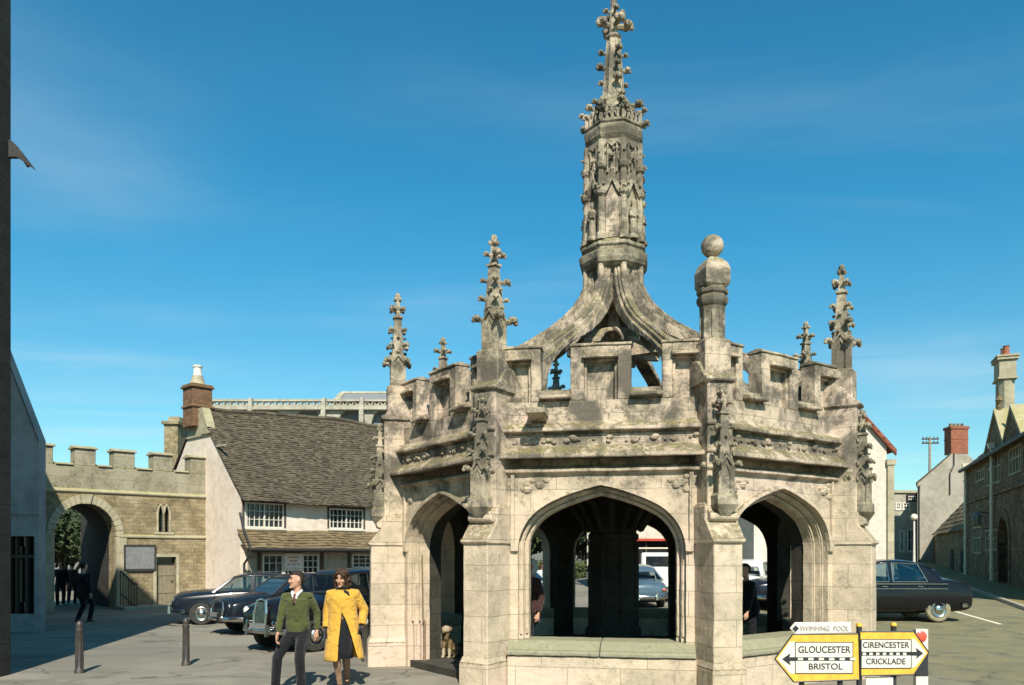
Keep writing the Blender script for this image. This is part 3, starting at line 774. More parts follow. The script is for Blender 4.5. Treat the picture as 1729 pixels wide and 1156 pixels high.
def window(par, x0, x1, z0, z1, cols, rows, y=0.0, lights=1, frame=None, fw=.05, bw=.022, depth=.09, sillp=True, name='window'):
    """a glazed casement set in a wall whose outer face is at local y, facing -y"""
    frame = frame or M['wpaint']
    mb = MB(); yo = y-.012; yi = y+depth
    mb.box(x0-fw*.2, x0+fw, yo, yi, z0, z1); mb.box(x1-fw, x1+fw*.2, yo, yi, z0, z1)
    mb.box(x0+fw, x1-fw, yo, yi, z0, z0+fw); mb.box(x0+fw, x1-fw, yo, yi, z1-fw, z1)
    for l in range(1, lights):
        xm = x0+(x1-x0)*l/lights; mb.box(xm-fw*.55, xm+fw*.55, yo+.004, yi, z0+fw, z1-fw)
    lw = (x1-x0)/lights
    for l in range(lights):
        a = x0+l*lw; b = a+lw
        for i in range(1, cols):
            xm = a+(b-a)*i/cols; mb.box(xm-bw/2, xm+bw/2, yo+.02, yi-.02, z0+fw, z1-fw)
    for i in range(1, rows):
        zm = z0+(z1-z0)*i/rows; mb.box(x0+fw, x1-fw, yo+.022, yi-.022, zm-bw/2, zm+bw/2)
    w_ = mb.build(name, frame, par)
    mb = MB(); mb.box(x0+fw*.5, x1-fw*.5, y+depth*.45, y+depth*.6, z0+fw*.5, z1-fw*.5); mb.build('pane', M['pane'], w_)
    if sillp:
        mb = MB(); mb.box(x0-.08, x1+.08, y-.07, y+.03, z0-.07, z0-.004); mb.build('window_sill', frame, w_)
    return w_

def wall_holes(mb, x0, x1, z0, z1, holes, y0, y1):
    """a wall slab (x, z) with rectangular holes (a, b, c, d), built from butted blocks"""
    xs = sorted({x0, x1, *[h[0] for h in holes], *[h[1] for h in holes]})
    for a, b in zip(xs, xs[1:]):
        hs = sorted([(h[2], h[3]) for h in holes if h[0] < (a+b)/2 < h[1]])
        z = z0
        for c, d in hs:
            if c > z: mb.box(a, b, y0, y1, z, c)
            z = d
        if z < z1: mb.box(a, b, y0, y1, z, z1)

# ================================================================== battlemented gateway
P0 = (-15.9, 27.0); TH = math.atan2(3.8, 4.1)
gp = Plane(P0, TH)
gate = thing('gateway', 'battlemented stone gateway wall with dark round archway and small twin lancet window', 'gateway', (*P0, 0), TH)
X1 = gp(349, 900)[0]; X0 = gp(40, 900)[0]
def gx(px): return gp(px, 900)[0]
def gzz(px, py): return gp(px, py)[1]
xa0, xa1 = gx(91), gx(197); xm = (xa0+xa1)/2; ra = (xa1-xa0)/2
zsp = gzz(144, 905); ztop = 4.42
DPT = .9
zs_ = gzz(197, 907)
dx0, dx1 = gx(264), gx(297); dz1 = gzz(280, 940)
lx0, lx1 = gx(266), gx(287); lz0, lz1 = gzz(276, 898), gzz(276, 852)
mb = MB()
holes = [(xa0, xa1, -.2, 9), (dx0, dx1, -.2, dz1), (lx0, lx1, lz0, lz1)]
zst = gzz(200, 833)
wall_holes(mb, X0, X1, -.2, zst, [(a, b, c, min(d, zst)) for a, b, c, d in holes], 0, DPT)
# round arch filling
n = 20
arc = [(xm-ra*math.cos(PI*i/n), zsp+ra*1.16*math.sin(PI*i/n)) for i in range(n+1)]
for (a, c), (b, d) in zip(arc, arc[1:]):
    mb.prism([(a, c), (b, d), (b, zst), (a, zst)], 0, DPT)
# lancet heads
lm = (lx0+lx1)/2; lw = (lx1-lx0)/2
for s0, s1 in ((lx0, lm), (lm, lx1)):
    c = (s0+s1)/2; h = (s1-s0)/2
    for i in range(6):
        a = s0+(s1-s0)*i/6; b = s0+(s1-s0)*(i+1)/6
        f_ = lambda x: lz1-.34+.32*(1-abs((x-c)/h)**1.6)
        mb.prism([(a, f_(a)), (b, f_(b)), (b, lz1), (a, lz1)], .02, DPT)
gw = mb.build('wall', M['gate'], gate)
# parapet with merlons, coping, strings
mb = MB()
zc = lambda px: gzz(px, 782+(px-110)*13/190)
def ptop(px): return 745+(px-80)*.0885
zl = gzz(200, 790); zt = gzz(200, 757)-.11
mb.box(X0, X1, .02, .62, zst, zl)
mer = [(40, 90), (127, 162), (193, 228), (260, 292), (322, 349)]
for a, b in mer: mb.box(gx(a), gx(b), .02, .62, zl, zt)
mb.build('parapet', M['gpar'], gate, bevel=.015)
mb = MB()
for a, b in mer: mb.prism([(-.05, zt), (-.05, zt+.06), (.3, zt+.13), (.68, zt+.06), (.68, zt)], gx(a)-.06, gx(b)+.06, 'x')
for (a, b), (c, d) in zip(mer, mer[1:]): mb.prism([(-.04, zl), (-.04, zl+.05), (.3, zl+.1), (.66, zl+.05), (.66, zl)], gx(b)+.062, gx(c)-.062, 'x')
mb.prism([(.0, zst-.06), (-.07, zst), (-.07, zst+.05), (.02, zst+.12), (.02, zst-.06)], X0, X1, 'x')
za = gzz(230, 906)
mb.prism([(.0, za-.06), (-.06, za-.03), (-.06, za+.04), (.0, za+.08)], xa1+.06, X1, 'x'); mb.prism([(.0, za-.06), (-.06, za-.03), (-.06, za+.04), (.0, za+.08)], X0, xa0-.06, 'x')
mb.build('coping', M['dress'], gate, bevel=.012)
mb = MB()
ro = ra*1.24
for i in range(n):
    t0, t1 = PI*i/n+.004, PI*(i+1)/n-.004
    P_ = lambda r, t: (xm-r*math.cos(t), zsp+r*1.16*math.sin(t))
    mb.prism([P_(ra*.985, t0), P_(ra*.985, t1), P_(ro, t1), P_(ro, t0)], -.05, .25)
mb.prism([(xm-.13, zsp+ra*1.12), (xm+.13, zsp+ra*1.12), (xm+.2, zsp+ro*1.18), (xm-.2, zsp+ro*1.18)], -.11, -.045)
mb.box(xa0-.34, xa0+.012, -.04, .24, -.1, zsp-.006); mb.box(xa1-.012, xa1+.34, -.04, .24, -.1, zsp-.006)
mb.build('archivolt', M['dress'], gate, bevel=.012)
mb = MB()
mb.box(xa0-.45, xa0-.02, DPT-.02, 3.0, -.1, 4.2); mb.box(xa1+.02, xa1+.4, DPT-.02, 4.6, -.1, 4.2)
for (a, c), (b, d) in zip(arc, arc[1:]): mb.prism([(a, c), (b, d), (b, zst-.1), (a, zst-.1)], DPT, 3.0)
mb.build('passage', M['shadestone'], gate)  # the tunnel's gloom is partly in this dark colour
mb = MB()
f = .045
for s in (-1, 1):
    c = lm+s*lw/2; h = lw/2
    mb.tube([(c-h, .0, lz0), (c-h, .0, lz1-.3), (c-h*.6, 0, lz1-.1), (c, 0, lz1), (c+h*.6, 0, lz1-.1), (c+h, 0, lz1-.3), (c+h, 0, lz0)], .045, 6)
mb.box(lx0-.12, lx1+.12, -.05, .1, lz0-.09, lz0-.003)
lf = mb.build('lancet_window', M['dress'], gate, smooth=40)
mb = MB(); mb.box(lx0+.01, lx1-.01, .22, .25, lz0, lz1); mb.build('pane', M['pane'], lf)
mb = MB()
for i in range(5):
    a = dx0+(dx1-dx0)*i/5; b = dx0+(dx1-dx0)*(i+1)/5; mb.box(a+.004, b-.004, .16, .21, -.05, dz1-.32)
mb.box(dx0, dx1, .14, .17, .5, .6); mb.box(dx0, dx1, .14, .17, 1.15, 1.25)
dd = mb.build('door', M['gdoor'], gate)
mb = MB(); mb.box(dx0+.01, dx1-.01, .2, .24, dz1-.32, dz1); mb.build('fanlight', M['pane'], dd)
mb = MB(); mb.ball((dx1-.1, .12, .95), .03); mb.build('handle', M['iron'], dd)
mb = MB()
mb.box(dx0-.12, dx0-.004, -.03, .12, -.05, dz1+.1); mb.box(dx1+.004, dx1+.12, -.03, .12, -.05, dz1+.1); mb.box(dx0, dx1, -.03, .12, dz1, dz1+.11)
mb.build('door_surround', M['dress'], gate)
# notice board on the wall
bx0, bx1 = gx(211), gx(260); bz0, bz1 = gzz(236, 960), gzz(236, 922)
nb = thing('notice_board', 'blank grey notice board with black frame on the gateway wall', 'notice board', (*gp.at(bx0, -.0), 0), TH)
mb = MB(); mb.box(0, bx1-bx0, -.045, -.004, bz0, bz1); mb.build('board', M['grayb'], nb)
mb = MB(); w_ = bx1-bx0
mb.box(-.05, 0, -.07, -.004, bz0-.05, bz1+.05); mb.box(w_, w_+.05, -.07, -.004, bz0-.05, bz1+.05); mb.box(0, w_, -.07, -.004, bz1, bz1+.05); mb.box(0, w_, -.075, -.004, bz0-.09, bz0)
mb.build('frame', M['iron'], nb)
# stair railing by the arch
rl = thing('stair_railing', 'black iron stair railing sloping down beside the gateway arch', 'railing', (*gp.at(xa1+.10, -.05), 0), TH)
mb = MB()
L = gx(220)-gx(201)
mb.tube([(0, -.05, 1.35), (L*.75, -.5, .92), (L*1.0, -.6, .88)], .025, 6); mb.tube([(0, -.05, .55), (L*.75, -.5, .16), (L, -.6, .1)], .018, 6)
mb.build('handrail', M['iron'], rl)
mb = MB()
for i in range(7):
    u = i/6; x = L*u; y_ = -.05-.55*u; zt_ = 1.35-.43*min(1, u/.75)-(.04 if u > .75 else 0)
    mb.tube([(x, y_, 0), (x, y_, zt_)], .014, 5)
mb.build('baluster', M['iron'], rl)
# ground in front: pavement with kerb
mb = MB()
mb.box(xa1-.1, X1+1.0, -1.0, .02, -.05, .10)
pv = mb.build('pavement', M['pave']); pv.location = (*P0, 0); pv.rotation_euler.z = TH; tag(pv, kind='structure')
mb = MB()
q = xa1-.1
while q < X1+.9:
    mb.box(q+.006, q+.9, -1.16, -1.004, -.05, .112); q += .91
kb = mb.build('kerb', M['kerb'], bevel=.015); kb.location = (*P0, 0); kb.rotation_euler.z = TH; tag(kb, kind='structure')

# ================================================================== cottage
P1 = (-9.87, 29.0); TC = math.atan2(.73, .68)
cp = Plane(P1, TC); cg = Plane(P1, TC+PI/2)
cot = thing('cottage', 'old whitewashed cottage with steep mossy stone-tiled roof beside the gateway', 'cottage', (*P1, 0), TC)
LC = 10.5; WD = 6.4; ZE = 4.02; ZR = 7.62
def cx(px): return cp(px, 900)[0]
def cz(px, py): return cp(px, py)[1]
uw = [(cx(413), cx(479), cz(446, 891), cz(446, 849)), (cx(556), cx(613), cz(585, 893), cz(585, 859))]
lw_ = [(cx(441), cx(475), cz(458, 979), cz(458, 936)), (cx(508), cx(535), cz(520, 968), cz(520, 936)), (cx(592), cx(626), cz(610, 958), cz(610, 936))]
mid = (cx(476.5), cx(506.5), cz(490, 972), cz(490, 936))
zpent = 2.86
mb = MB()
wall_holes(mb, .02, LC, zpent-.2, ZE+.06, uw, 0, .35)
mb.build('front_wall', M['lime'], cot)
mb = MB()
wall_holes(mb, .30, LC, -.1, 2.32, lw_+[mid], -.12, .3)
mb.build('lower_wall', M['greyr'], cot)
mb = MB()
mb.prism([(-.0, -.1), (WD, -.1), (WD, ZE), (WD/2, ZR-.02), (0, ZE)], 0, .3, 'x')
mb.prism([(-.5, 2.3), (0, 2.3), (0, zpent-.03), (-.25, 2.62)], .0, .28, 'x')
mb.build('gable_wall', M['lime'], cot)
mb = MB()
mb.prism([(WD/2-.95, ZR-1.1), (WD/2+.95, ZR-1.1), (WD/2+.75, ZR-.45), (WD/2+.4, ZR), (WD/2-.4, ZR), (WD/2-.7, ZR-.5)], -.07, .25, 'x')
mb.box(-.1, -.004, WD/2-1.0, WD/2-.35, ZR-1.05, ZR-.98); mb.box(-.1, -.004, WD/2-2.2, WD/2-1.6, ZR-1.65, ZR-1.58)
mb.build('gable_patch', M['dress'], cot)
mb = MB(); mb.prism([(.0, ZE-.1), (WD, ZE-.1), (WD, ZE), (WD/2, ZR-.1), (0, ZE)], LC-.3, LC, 'x'); mb.box(.3, LC-.3, WD-.35, WD, -.1, ZE); mb.box(LC-.3, LC, .0, WD-.352, -.1, ZE-.1)
mb.build('rear_wall', M['greyr'], cot)
def rf(u, v):
    x = -.07+(LC+.2)*u
    sag = -.10*math.sin(PI*u)*math.sin(PI*min(1, v*1.0))+.03*math.sin(x*1.7+v*3)
    y = -.42+(WD/2+.42)*v
    z = ZE-.20+(ZR-ZE+.20)*(v**1.06)+.40*u*v-.05*math.sin(u*9)*(v > .9)
    return (x, y, z+sag+.05)
def rb(u, v):
    x, y, z = rf(u, v); return (x, WD-y, z)
mb = MB()
tile_roof(mb, rf, 66, 44, .024, .028)
tile_roof(mb, rb, 10, 10, .03, .02)
mb.mi = 0
for i in range(22):
    u0, u1 = i/22+.002, (i+1)/22-.002
    a = rf(u0, 1); b = rf(u1, 1)
    mb.tube([(a[0], WD/2, a[2]+.01), (b[0], WD/2, b[2]+random.uniform(-.02, .03))], .11, 7)
mb.build('roof', M['tile'], cot)
def pf(u, v):
    x = -.12+(LC+.2)*u
    return (x, -.72+.72*v, 2.16+(zpent-2.16)*v+.02*math.sin(x*2.3))
mb = MB(); tile_roof(mb, pf, 46, 7, .03, .025); mb.build('pent_roof', M['btile'], cot)
mb = MB()
mb.box(.0, LC, -.70, -.6, 2.02, 2.14); mb.box(-.02, LC, -.02, .0, ZE-.22, ZE-.1) if False else None
for x in (cx(437)-.06, cx(540), cx(586)): mb.box(x-.06, x+.06, -.19, -.122, 0, 2.1)
mb.box(.34, LC, -.16, -.122, 2.08, 2.14)
for a, b, c, d in uw: mb.box(a-.1, b+.1, -.03, .1, d+.002, d+.07); mb.box(a-.09, a-.014, -.025, .1, c, d); mb.box(b+.014, b+.09, -.025, .1, c, d)
for q in range(14): mb.box(.4+q*.75, .5+q*.75, -.6, -.1, 2.13, 2.2)
mb.build('timber_beam', M['dwood'], cot)
mb = MB()                                                    # bracket and hopper where the lean-to meets the gable
mb.tube([(-.05, -.10, 3.45), (-.05, -.35, 2.9), (-.02, -.78, 2.15), (-.02, -.74, 1.9), (.06, -.2, 1.6), (.1, -.16, 0)], .045, 7)
mb.build('downpipe', M['iron'], cot, smooth=40)
mb = MB(); mb.tube([(-.1, -.78, 2.13), (LC, -.78, 2.11)], .055, 8); mb.build('gutter', M['iron'], cot, smooth=40)
for a, b, c, d in uw: window(cot, a, b, c, d, 4 if b-a > 1.3 else 4, 3, 0.0, 2, depth=.12)
for a, b, c, d in lw_: window(cot, a, b, c, d, 3, 3, -.12, 1, depth=.12, fw=.045)
a, b, c, d = mid
zm_ = cz(490, 960)
window(cot, a, b, c, zm_-.02, 4, 1, -.12, 1, depth=.12, sillp=False)
mb = MB(); mb.box(a-.02, b+.02, -.19, -.125, zm_, d+.04)
sb = mb.build('name_board', M['wpaint'], cot)
mb = MB()
for i, (u, w2) in enumerate(((.2, .6), (.28, .45), (.15, .7))):
    z_ = d-.09-i*.13
    for q in range(9):
        if random.random() < .8: mb.box(a+(b-a)*(u+w2*q/9), a+(b-a)*(u+w2*(q+.6)/9), -.196, -.191, z_-.05, z_)
mb.build('lettering', M['redp'], sb)
# chimney
mb = MB()
yc = WD/2+.32
mb.box(-.30, .50, yc-.42, yc+.42, ZR-.7, ZR+.82); mb.box(-.35, .55, yc-.47, yc+.47, ZR+.05, ZR+.14); mb.box(-.37, .57, yc-.49, yc+.49, ZR+.82, ZR+.9); mb.box(-.33, .53, yc-.45, yc+.45, ZR+.9, ZR+.97)
ch = mb.build('chimney', M['obrick'], cot, bevel=.012)
mb = MB(); mb.lathe([(.33, ZR+.96), (.26, ZR+1.12), (.21, ZR+1.3)], 12, (.1, yc)); mb.lathe([(.2, ZR+1.28), (.19, ZR+1.34)], 12, (.1, yc)); mb.build('mortar_flaunching', M['dress'], ch, smooth=40)
mb = MB(); mb.lathe([(.17, ZR+1.3), (.18, ZR+1.38), (.155, ZR+1.42), (.15, ZR+1.66), (.18, ZR+1.68), (.18, ZR+1.75)], 14, (.1, yc)); mb.build('chimney_pot', M['wpaint'], ch, smooth=40)

# ================================================================== abbey behind the cottage
AD = 62.0
ab = thing('abbey', 'long pale abbey roofline with pierced parapet rising behind the cottage roof', 'abbey', (0, AD, 0))
ax = lambda px, d=AD: (px-864.5)/F*d
az = lambda py, d=AD: CAMH+(935-py)/F*d
mb = MB()
xA, xB = ax(352), ax(672)
wins = [ax(p) for p in (395, 455, 519, 594, 650)]
ww = 1.05; zh = az(690); zw = az(760)
wall_holes(mb, xA, xB, -1, az(689), [(p-ww, p+ww, zw, zh) for p in wins], 0, 1.2)
for p in wins:
    for i in range(10):
        a = p-ww+2*ww*i/10; b = a+2*ww/10
        f_ = lambda x: zh-1.0+1.0*math.sqrt(max(0, 1-((x-p)/ww)**2))
        mb.prism([(a, f_(a)), (b, f_(b)), (b, zh), (a, zh)], .01, 1.2)
mb.build('wall', M['abbey'], ab)
mb = MB()
zb0, zb1 = az(689), az(674)
mb.prism([(-.35, zb0-.15), (-.35, zb0+.05), (.2, zb0+.2), (.9, zb0+.2), (.9, zb0-.15)], xA-.1, xB, 'x')
mb.box(xA, xB, .1, .6, zb1-.12, zb1+.05); mb.box(xA, xB, .15, .55, zb0+.2, zb0+.3)
x = xA
k = 0
while x < xB-.3:                                             # pierced zig-zag parapet
    mb.prism([(x, zb0+.3), (x+.1, zb0+.3), (x+.32, zb1-.12), (x+.2, zb1-.12)], .2, .5); mb.prism([(x+.42, zb0+.3), (x+.52, zb0+.3), (x+.32, zb1-.12), (x+.2, zb1-.12)], .22, .48); x += .5
mb.build('parapet', M['abbey'], ab)
for p in (548, 612, 425):
    mb = MB(); x = ax(p); mb.box(x-.17, x+.17, -.6, 0, 0, zb0-.3); mb.frus((x, -.2), zb0-.3, zb1+.05, .16, .12, .3, .2)
    mb.build('buttress', M['abbey'], ab)
mb = MB()
for p in wins: mb.box(p-ww, p+ww, .6, .65, zw, zh)
mb.build('window_glass', M['grayb'], ab)
mb = MB()
x0, x1 = ax(545), ax(680)
mb.prism([(.6, az(676)), (3.6, az(649)), (6.6, az(676))], ax(560)+.3, x1, 'x')
mb.build('lead_roof', M['lead'], ab)
mb = MB(); mb.prism([(.5, az(677)), (3.6, az(647)), (6.7, az(677))], ax(560)-.2, ax(560)+.28, 'x')
mb.tube([(ax(560), 3.6, az(648)), (x1, 3.6, az(648))], .16, 6)
mb.build('roof_coping', M['abbey'], ab)
mb = MB(); a, b = ax(277, 66), ax(300, 66)
mb.box(a, b, 4, 6, -1, az(716, 66)); mb.box(a-.15, b+.15, 3.8, 6.2, az(716, 66), az(711, 66)); mb.frus(((a+b)/2, 5), az(711, 66), az(701, 66), (b-a)/2*.9, (b-a)/2*.75)
mb.build('stair_turret', M['gate'], ab)

# ================================================================== near building at the left edge, and the shaded house
nbld = thing('street_building', 'tall dark stone building in shadow rising along the left edge of view', 'building', (-8.15, 13, 0))
mb = MB()
mb.box(-7, 0, -12, 0, -.1, 14.2)
mb.build('wall', M['shadestone'], nbld)  # dark colour stands in for shade on this wall
mb = MB(); mb.prism([(-7.3, 14.2), (.3, 14.2), (-3.5, 16.0)], -12.3, .3); mb.build('roof', M['tile'], nbld)
mb = MB()
zt = CAMH+(935-238)/F*13.0
P_ = [(-.2, zt), (.02, zt), (.12, zt-.10), (.26, zt-.28), (.41, zt-.48), (.22, zt-.34), (.13, zt-.28), (-.2, zt-.28)]
mb.prism(P_, -.06, .02); mb.tube([(.0, -.02, zt-.05), (.16, -.02, zt-.18), (.30, -.02, zt-.42)], .03, 6)
mb.build('gutter_bracket', M['iron'], nbld)
mb = MB(); mb.box(-.02, .09, -.9, -.02, -.05, .30); mb.build('corner_stone', M['dwood'], nbld) if False else None

SD = 20.0
sx = lambda px: (px-864.5)/F*SD
szz = lambda py: CAMH+(935-py)/F*SD
sh_ = thing('shaded_house', 'grey rendered house in deep shadow with dark shop window left of the gateway', 'house', (0, SD, 0))
xr = sx(65.5)
xw0, xw1 = sx(13), sx(58); zw0, zw1 = szz(1037), szz(905)
mb = MB()
zE = szz(742); xL = sx(-90)
wall_holes(mb, xL, xr, -.05, zE, [(xw0, xw1, zw0, zw1)], 0, .3)
zp = zE+(xr-sx(-40))*2.6
mb.prism([(xr, zE), (sx(-40), zp), (xL, zE)], 0, .3)
SH = -3.9                                                     # its side wall runs back at a slant
def slant(mb, prof, y0, y1, k0=0):
    n = len(prof)
    mb.add([(x+k0, y0, z) for x, z in prof]+[(x+SH, y1, z) for x, z in prof], [tuple(range(n)), tuple(range(2*n-1, n-1, -1))]+[(i, (i+1) % n, n+(i+1) % n, n+i) for i in range(n)])
slant(mb, [(xr-.02, -.05), (xr-.02, zE), (sx(-40), zp-.1), (xL, zE), (xL, -.05)], .3, 5.8)
mb.build('wall', M['shade'], sh_)
mb = MB(); mb.box(sx(20), xr+.02, -.05, -.004, -.05, szz(1036)); mb.build('plinth', M['shade'], sh_)
mb = MB(); mb.box(xL, xr+.02, -.04, -.003, szz(868), szz(863)); mb.build('string_course', M['shade'], sh_)
mb = MB(); slant(mb, [(xr+.03, zE-.06), (xr+.0, zE+.05), (sx(-40), zp+.10), (xL, zE+.1), (xL, zE), (sx(-40), zp+.02)], -.06, 5.9); mb.build('roof', M['tile'], sh_)
mb = MB()
mb.box(xw0, xw1, .2, .26, zw0, zw1); dsh = mb.build('shop_window', M['pane'], sh_)
mb = MB()
for px in (14, 25, 42, 56): mb.box(sx(px)-.03, sx(px)+.03, .06, .19, zw0, zw1)
mb.box(xw0, xw1, .05, .19, zw0+(zw1-zw0)*.72, zw0+(zw1-zw0)*.76)
mb.build('frame', M['dwood'], dsh)
mb = MB(); mb.box(sx(25)+.05, sx(31), .12, .17, zw0+.3, zw1-.25); mb.build('blind', M['wood'], dsh)
# raised paved strip along the front of the shaded house
# trees beyond the arch
def tree(name, label, loc, h, cr, n, mat, group=None, seed=1, lsize=.16, squash=1.0, trunk=.16, low=.38):
    rnd = random.Random(seed)
    t = thing(name, label, 'tree', loc, 0, group)
    mb = MB()
    hb = h*low
    mb.tube([(0, 0, -.2), (.05, .02, hb*.5), (-.03, .05, hb), (.0, 0, h*.75)], [trunk, trunk*.8, trunk*.62, trunk*.2], 8)
    cl = []
    for i in range(11):
        a = rnd.uniform(0, 2*PI); e = rnd.uniform(.05, 1.1); r = rnd.uniform(.5, 1)*cr
        p = Vector((math.cos(a)*math.cos(e)*r, math.sin(a)*math.cos(e)*r, hb+(h-hb)*.35+math.sin(e)*r*squash*.9))
        s0 = Vector((0, .02, hb*rnd.uniform(.8, 1.3)))
        mb.tube([s0, s0.lerp(p, .5)+Vector((0, 0, .1)), p], [trunk*.4, trunk*.22, trunk*.08], 5); cl.append((p, rnd.uniform(.35, .6)*cr))
    mb.build('trunk', M['bark'], t, smooth=True)
    mb = MB()
    for i in range(n):
        c, rr = cl[rnd.randrange(len(cl))]
        d = Vector((rnd.gauss(0, 1), rnd.gauss(0, 1), rnd.gauss(0, 1))).normalized()*rr*rnd.uniform(.3, 1)**.5
        p = c+d; u = Vector((rnd.gauss(0, 1), rnd.gauss(0, 1), rnd.gauss(0, 1))).normalized(); v = u.orthogonal().normalized()
        s = lsize*rnd.uniform(.6, 1.4)
        mb.add([p-u*s, p+v*s*.5, p+u*s, p-v*s*.5], [(0, 1, 2, 3)])
    me = mb.build('crown', mat, t)
    return t
c_, s_ = math.cos(TH), math.sin(TH)
def behind(s, d): return (P0[0]+s*c_-d*s_, P0[1]+s*s_+d*c_, 0)
tree('tree', 'small leafy tree growing beyond the gateway arch, nearest of the three there', (W(112, 900, 42).x, 42, 0), 4.2, 2.6, 4200, M['leafd'], seed=3, lsize=.17, low=.08)
tree('dark_tree', 'dark evergreen filling the background of the gateway arch', (W(104, 900, 46).x, 46, 0), 6.2, 3.2, 4200, M['leafd'], seed=5, lsize=.24, low=.2)
tree('dark_tree', 'dark spreading evergreen half hidden behind the right side of gateway arch', (W(150, 900, 47).x, 47, 0), 5.6, 3.0, 3000, M['leafd'], seed=6, lsize=.24, low=.2)
# ================================================================== buildings seen through and beside the cross, right
def bx(px, d): return (px-864.5)/F*d
def bz(py, d): return CAMH+(935-py)/F*d
# white gabled house just right of the cross
D = 30.0; g0 = gz(13, D)
wh = thing('white_house', 'white gabled house with red-tiled roof edge just right of the market cross', 'house', (0, D, 0))
xr, xap = bx(1497, D), bx(1385, D)
zev = bz(752, D); zap = zev+(xr-xap)*1.12
xl = 2*xap-xr
mb = MB()
mb.prism([(xl, -.1), (xr, -.1), (xr, zev), (xap, zap), (xl, zev)], 0, 7)
mb.build('wall', M['white'], wh)
for wx_, wz_ in ((xap-1.0, 3.9), (xap+.9, 3.9), (xap-1.0, 1.2)): window(wh, wx_-.4, wx_+.4, wz_, wz_+1.2, 2, 3, -.08, 1, depth=.075)
def whr(sg):
    def f(u, v):
        x = (xr+.28 if sg > 0 else xl-.28)+(xap-(xr+.28 if sg > 0 else xl-.28))*v
        return (x, -.18+7.3*u, zap-(abs(x-xap))*1.12+.08)
    return f
mb = MB(); tile_roof(mb, whr(1), 24, 13, .03, .02); tile_roof(mb, whr(-1), 8, 8, .03, .02)
mb.build('roof', M['rtile'], wh)
mb = MB()
mb.prism([(xr+.30, zev-.38), (xr+.30, zev-.16), (xap, zap+.16), (xap, zap-.06)], -.17, -.05)
mb.build('barge_board', M['barge'], wh)
mb = MB(); mb.box(xr-.0, xr+.24, -.1, .5, -.1, bz(785, D)); mb.box(xr-.04, xr+.30, -.14, .54, bz(785, D), bz(776, D)); mb.build('quoin_pier', M['dress'], wh)
mb = MB(); mb.box(bx(1477, D), bx(1489, D), -.2, .4, zap-1.2, bz(700, D)-.0); mb.build('rear_stack', M['dress'], wh) if False else None
# grey stone house closing the street
D = 70.0
gh = thing('street_house', 'distant grey stone house with white windows and dark sign board closing the street', 'house', (0, D, 0))
xa, xb = bx(1497, D), bx(1562, D); zt = bz(832, D); g0 = gz(xa, D)
w1 = [(bx(1513, D), bx(1521, D), bz(860, D), bz(848, D)), (bx(1525, D), bx(1536, D), bz(860, D), bz(848, D))]
w2 = [(bx(1519, D), bx(1527, D), bz(931, D), bz(895, D)), (bx(1532, D), bx(1545, D), bz(931, D), bz(893, D))]
mb = MB(); wall_holes(mb, xa, xb, g0-.5, zt, w1+w2, 0, .4); mb.box(xa, xb, .4, 6, g0-.5, zt-.2); mb.build('wall', M['abbey'], gh)
mb = MB(); mb.box(xa-.1, xb+.1, -.15, .4, zt, zt+.22); mb.build('parapet_coping', M['dress'], gh)
mb = MB(); mb.box(xa, xb, -.06, 0, bz(879, D), bz(876, D)); mb.build('string_course', M['dress'], gh)
for a, b, c, d in w1: window(gh, a, b, c, d, 2, 2, 0, 1, fw=.09, bw=.06)
for a, b, c, d in w2: window(gh, a, b, c, d, 2, 2, 0, 1, fw=.10, bw=.05)
mb = MB(); mb.box(bx(1530, D), bx(1551, D), -.2, -.06, bz(846, D), bz(834, D)); sb = mb.build('sign_board', M['bpaint'], gh)
mb = MB()
for r_ in range(2):
    for i in range(5):
        x = bx(1532+i*3.5, D); mb.box(x, x+.11, -.208, -.202, bz(839.5+r_*4.4, D), bz(837.4+r_*4.4, D))
mb.build('lettering', M['wpaint'], sb)
# rendered gable house with red stack
D = 62.0
rh = thing('gable_house', 'pale rendered gable house with red brick chimney stack on the right of street', 'house', (0, D, 0))
xa = bx(1549, D); g0 = gz(xa, D)
pl = [(xa, g0-.5), (bx(1665, D), g0-.5), (bx(1665, D), bz(800, D)), (bx(1634, D), bz(766, D)), (bx(1606, D), bz(766, D)), (bx(1572, D), bz(796, D)), (xa, bz(816, D))]
def shear(mb, prof, y0, y1, k):
    n = len(prof); mb.add([(x+y0*k, y0, z) for x, z in prof]+[(x+y1*k, y1, z) for x, z in prof], [tuple(range(n)), tuple(range(2*n-1, n-1, -1))]+[(i, (i+1) % n, n+(i+1) % n, n+i) for i in range(n)])
mb = MB(); shear(mb, pl, 0, 8, .53); mb.build('wall', M['greyr'], rh)
mb = MB()
shear(mb, [(xa-.12, bz(817, D)), (xa-.12, bz(814.5, D)), (bx(1572, D), bz(793.5, D)), (bx(1606, D), bz(764, D)), (bx(1606, D), bz(766, D)), (bx(1572, D), bz(796, D))], -.12, 8.2, .53)
mb.build('roof', M['tile'], rh)
mb = MB(); x0, x1 = bx(1606, D), bx(1635, D)
mb.box(x0, x1, .0, 1.0, bz(766, D), bz(724, D)); mb.box(x0-.07, x1+.07, -.07, 1.07, bz(724, D), bz(719, D)); mb.box(x0-.03, x1+.03, -.03, 1.03, bz(741, D), bz(739, D))
st_ = mb.build('chimney', M['brick'], rh, bevel=.02)
mb = MB()
for i in range(4): mb.lathe([(.11, bz(719, D)), (.12, bz(714, D)), (.1, bz(713, D))], 8, (x0+.2+i*(x1-x0-.4)/3, .5))
mb.build('chimney_pot', M['btile'], st_)
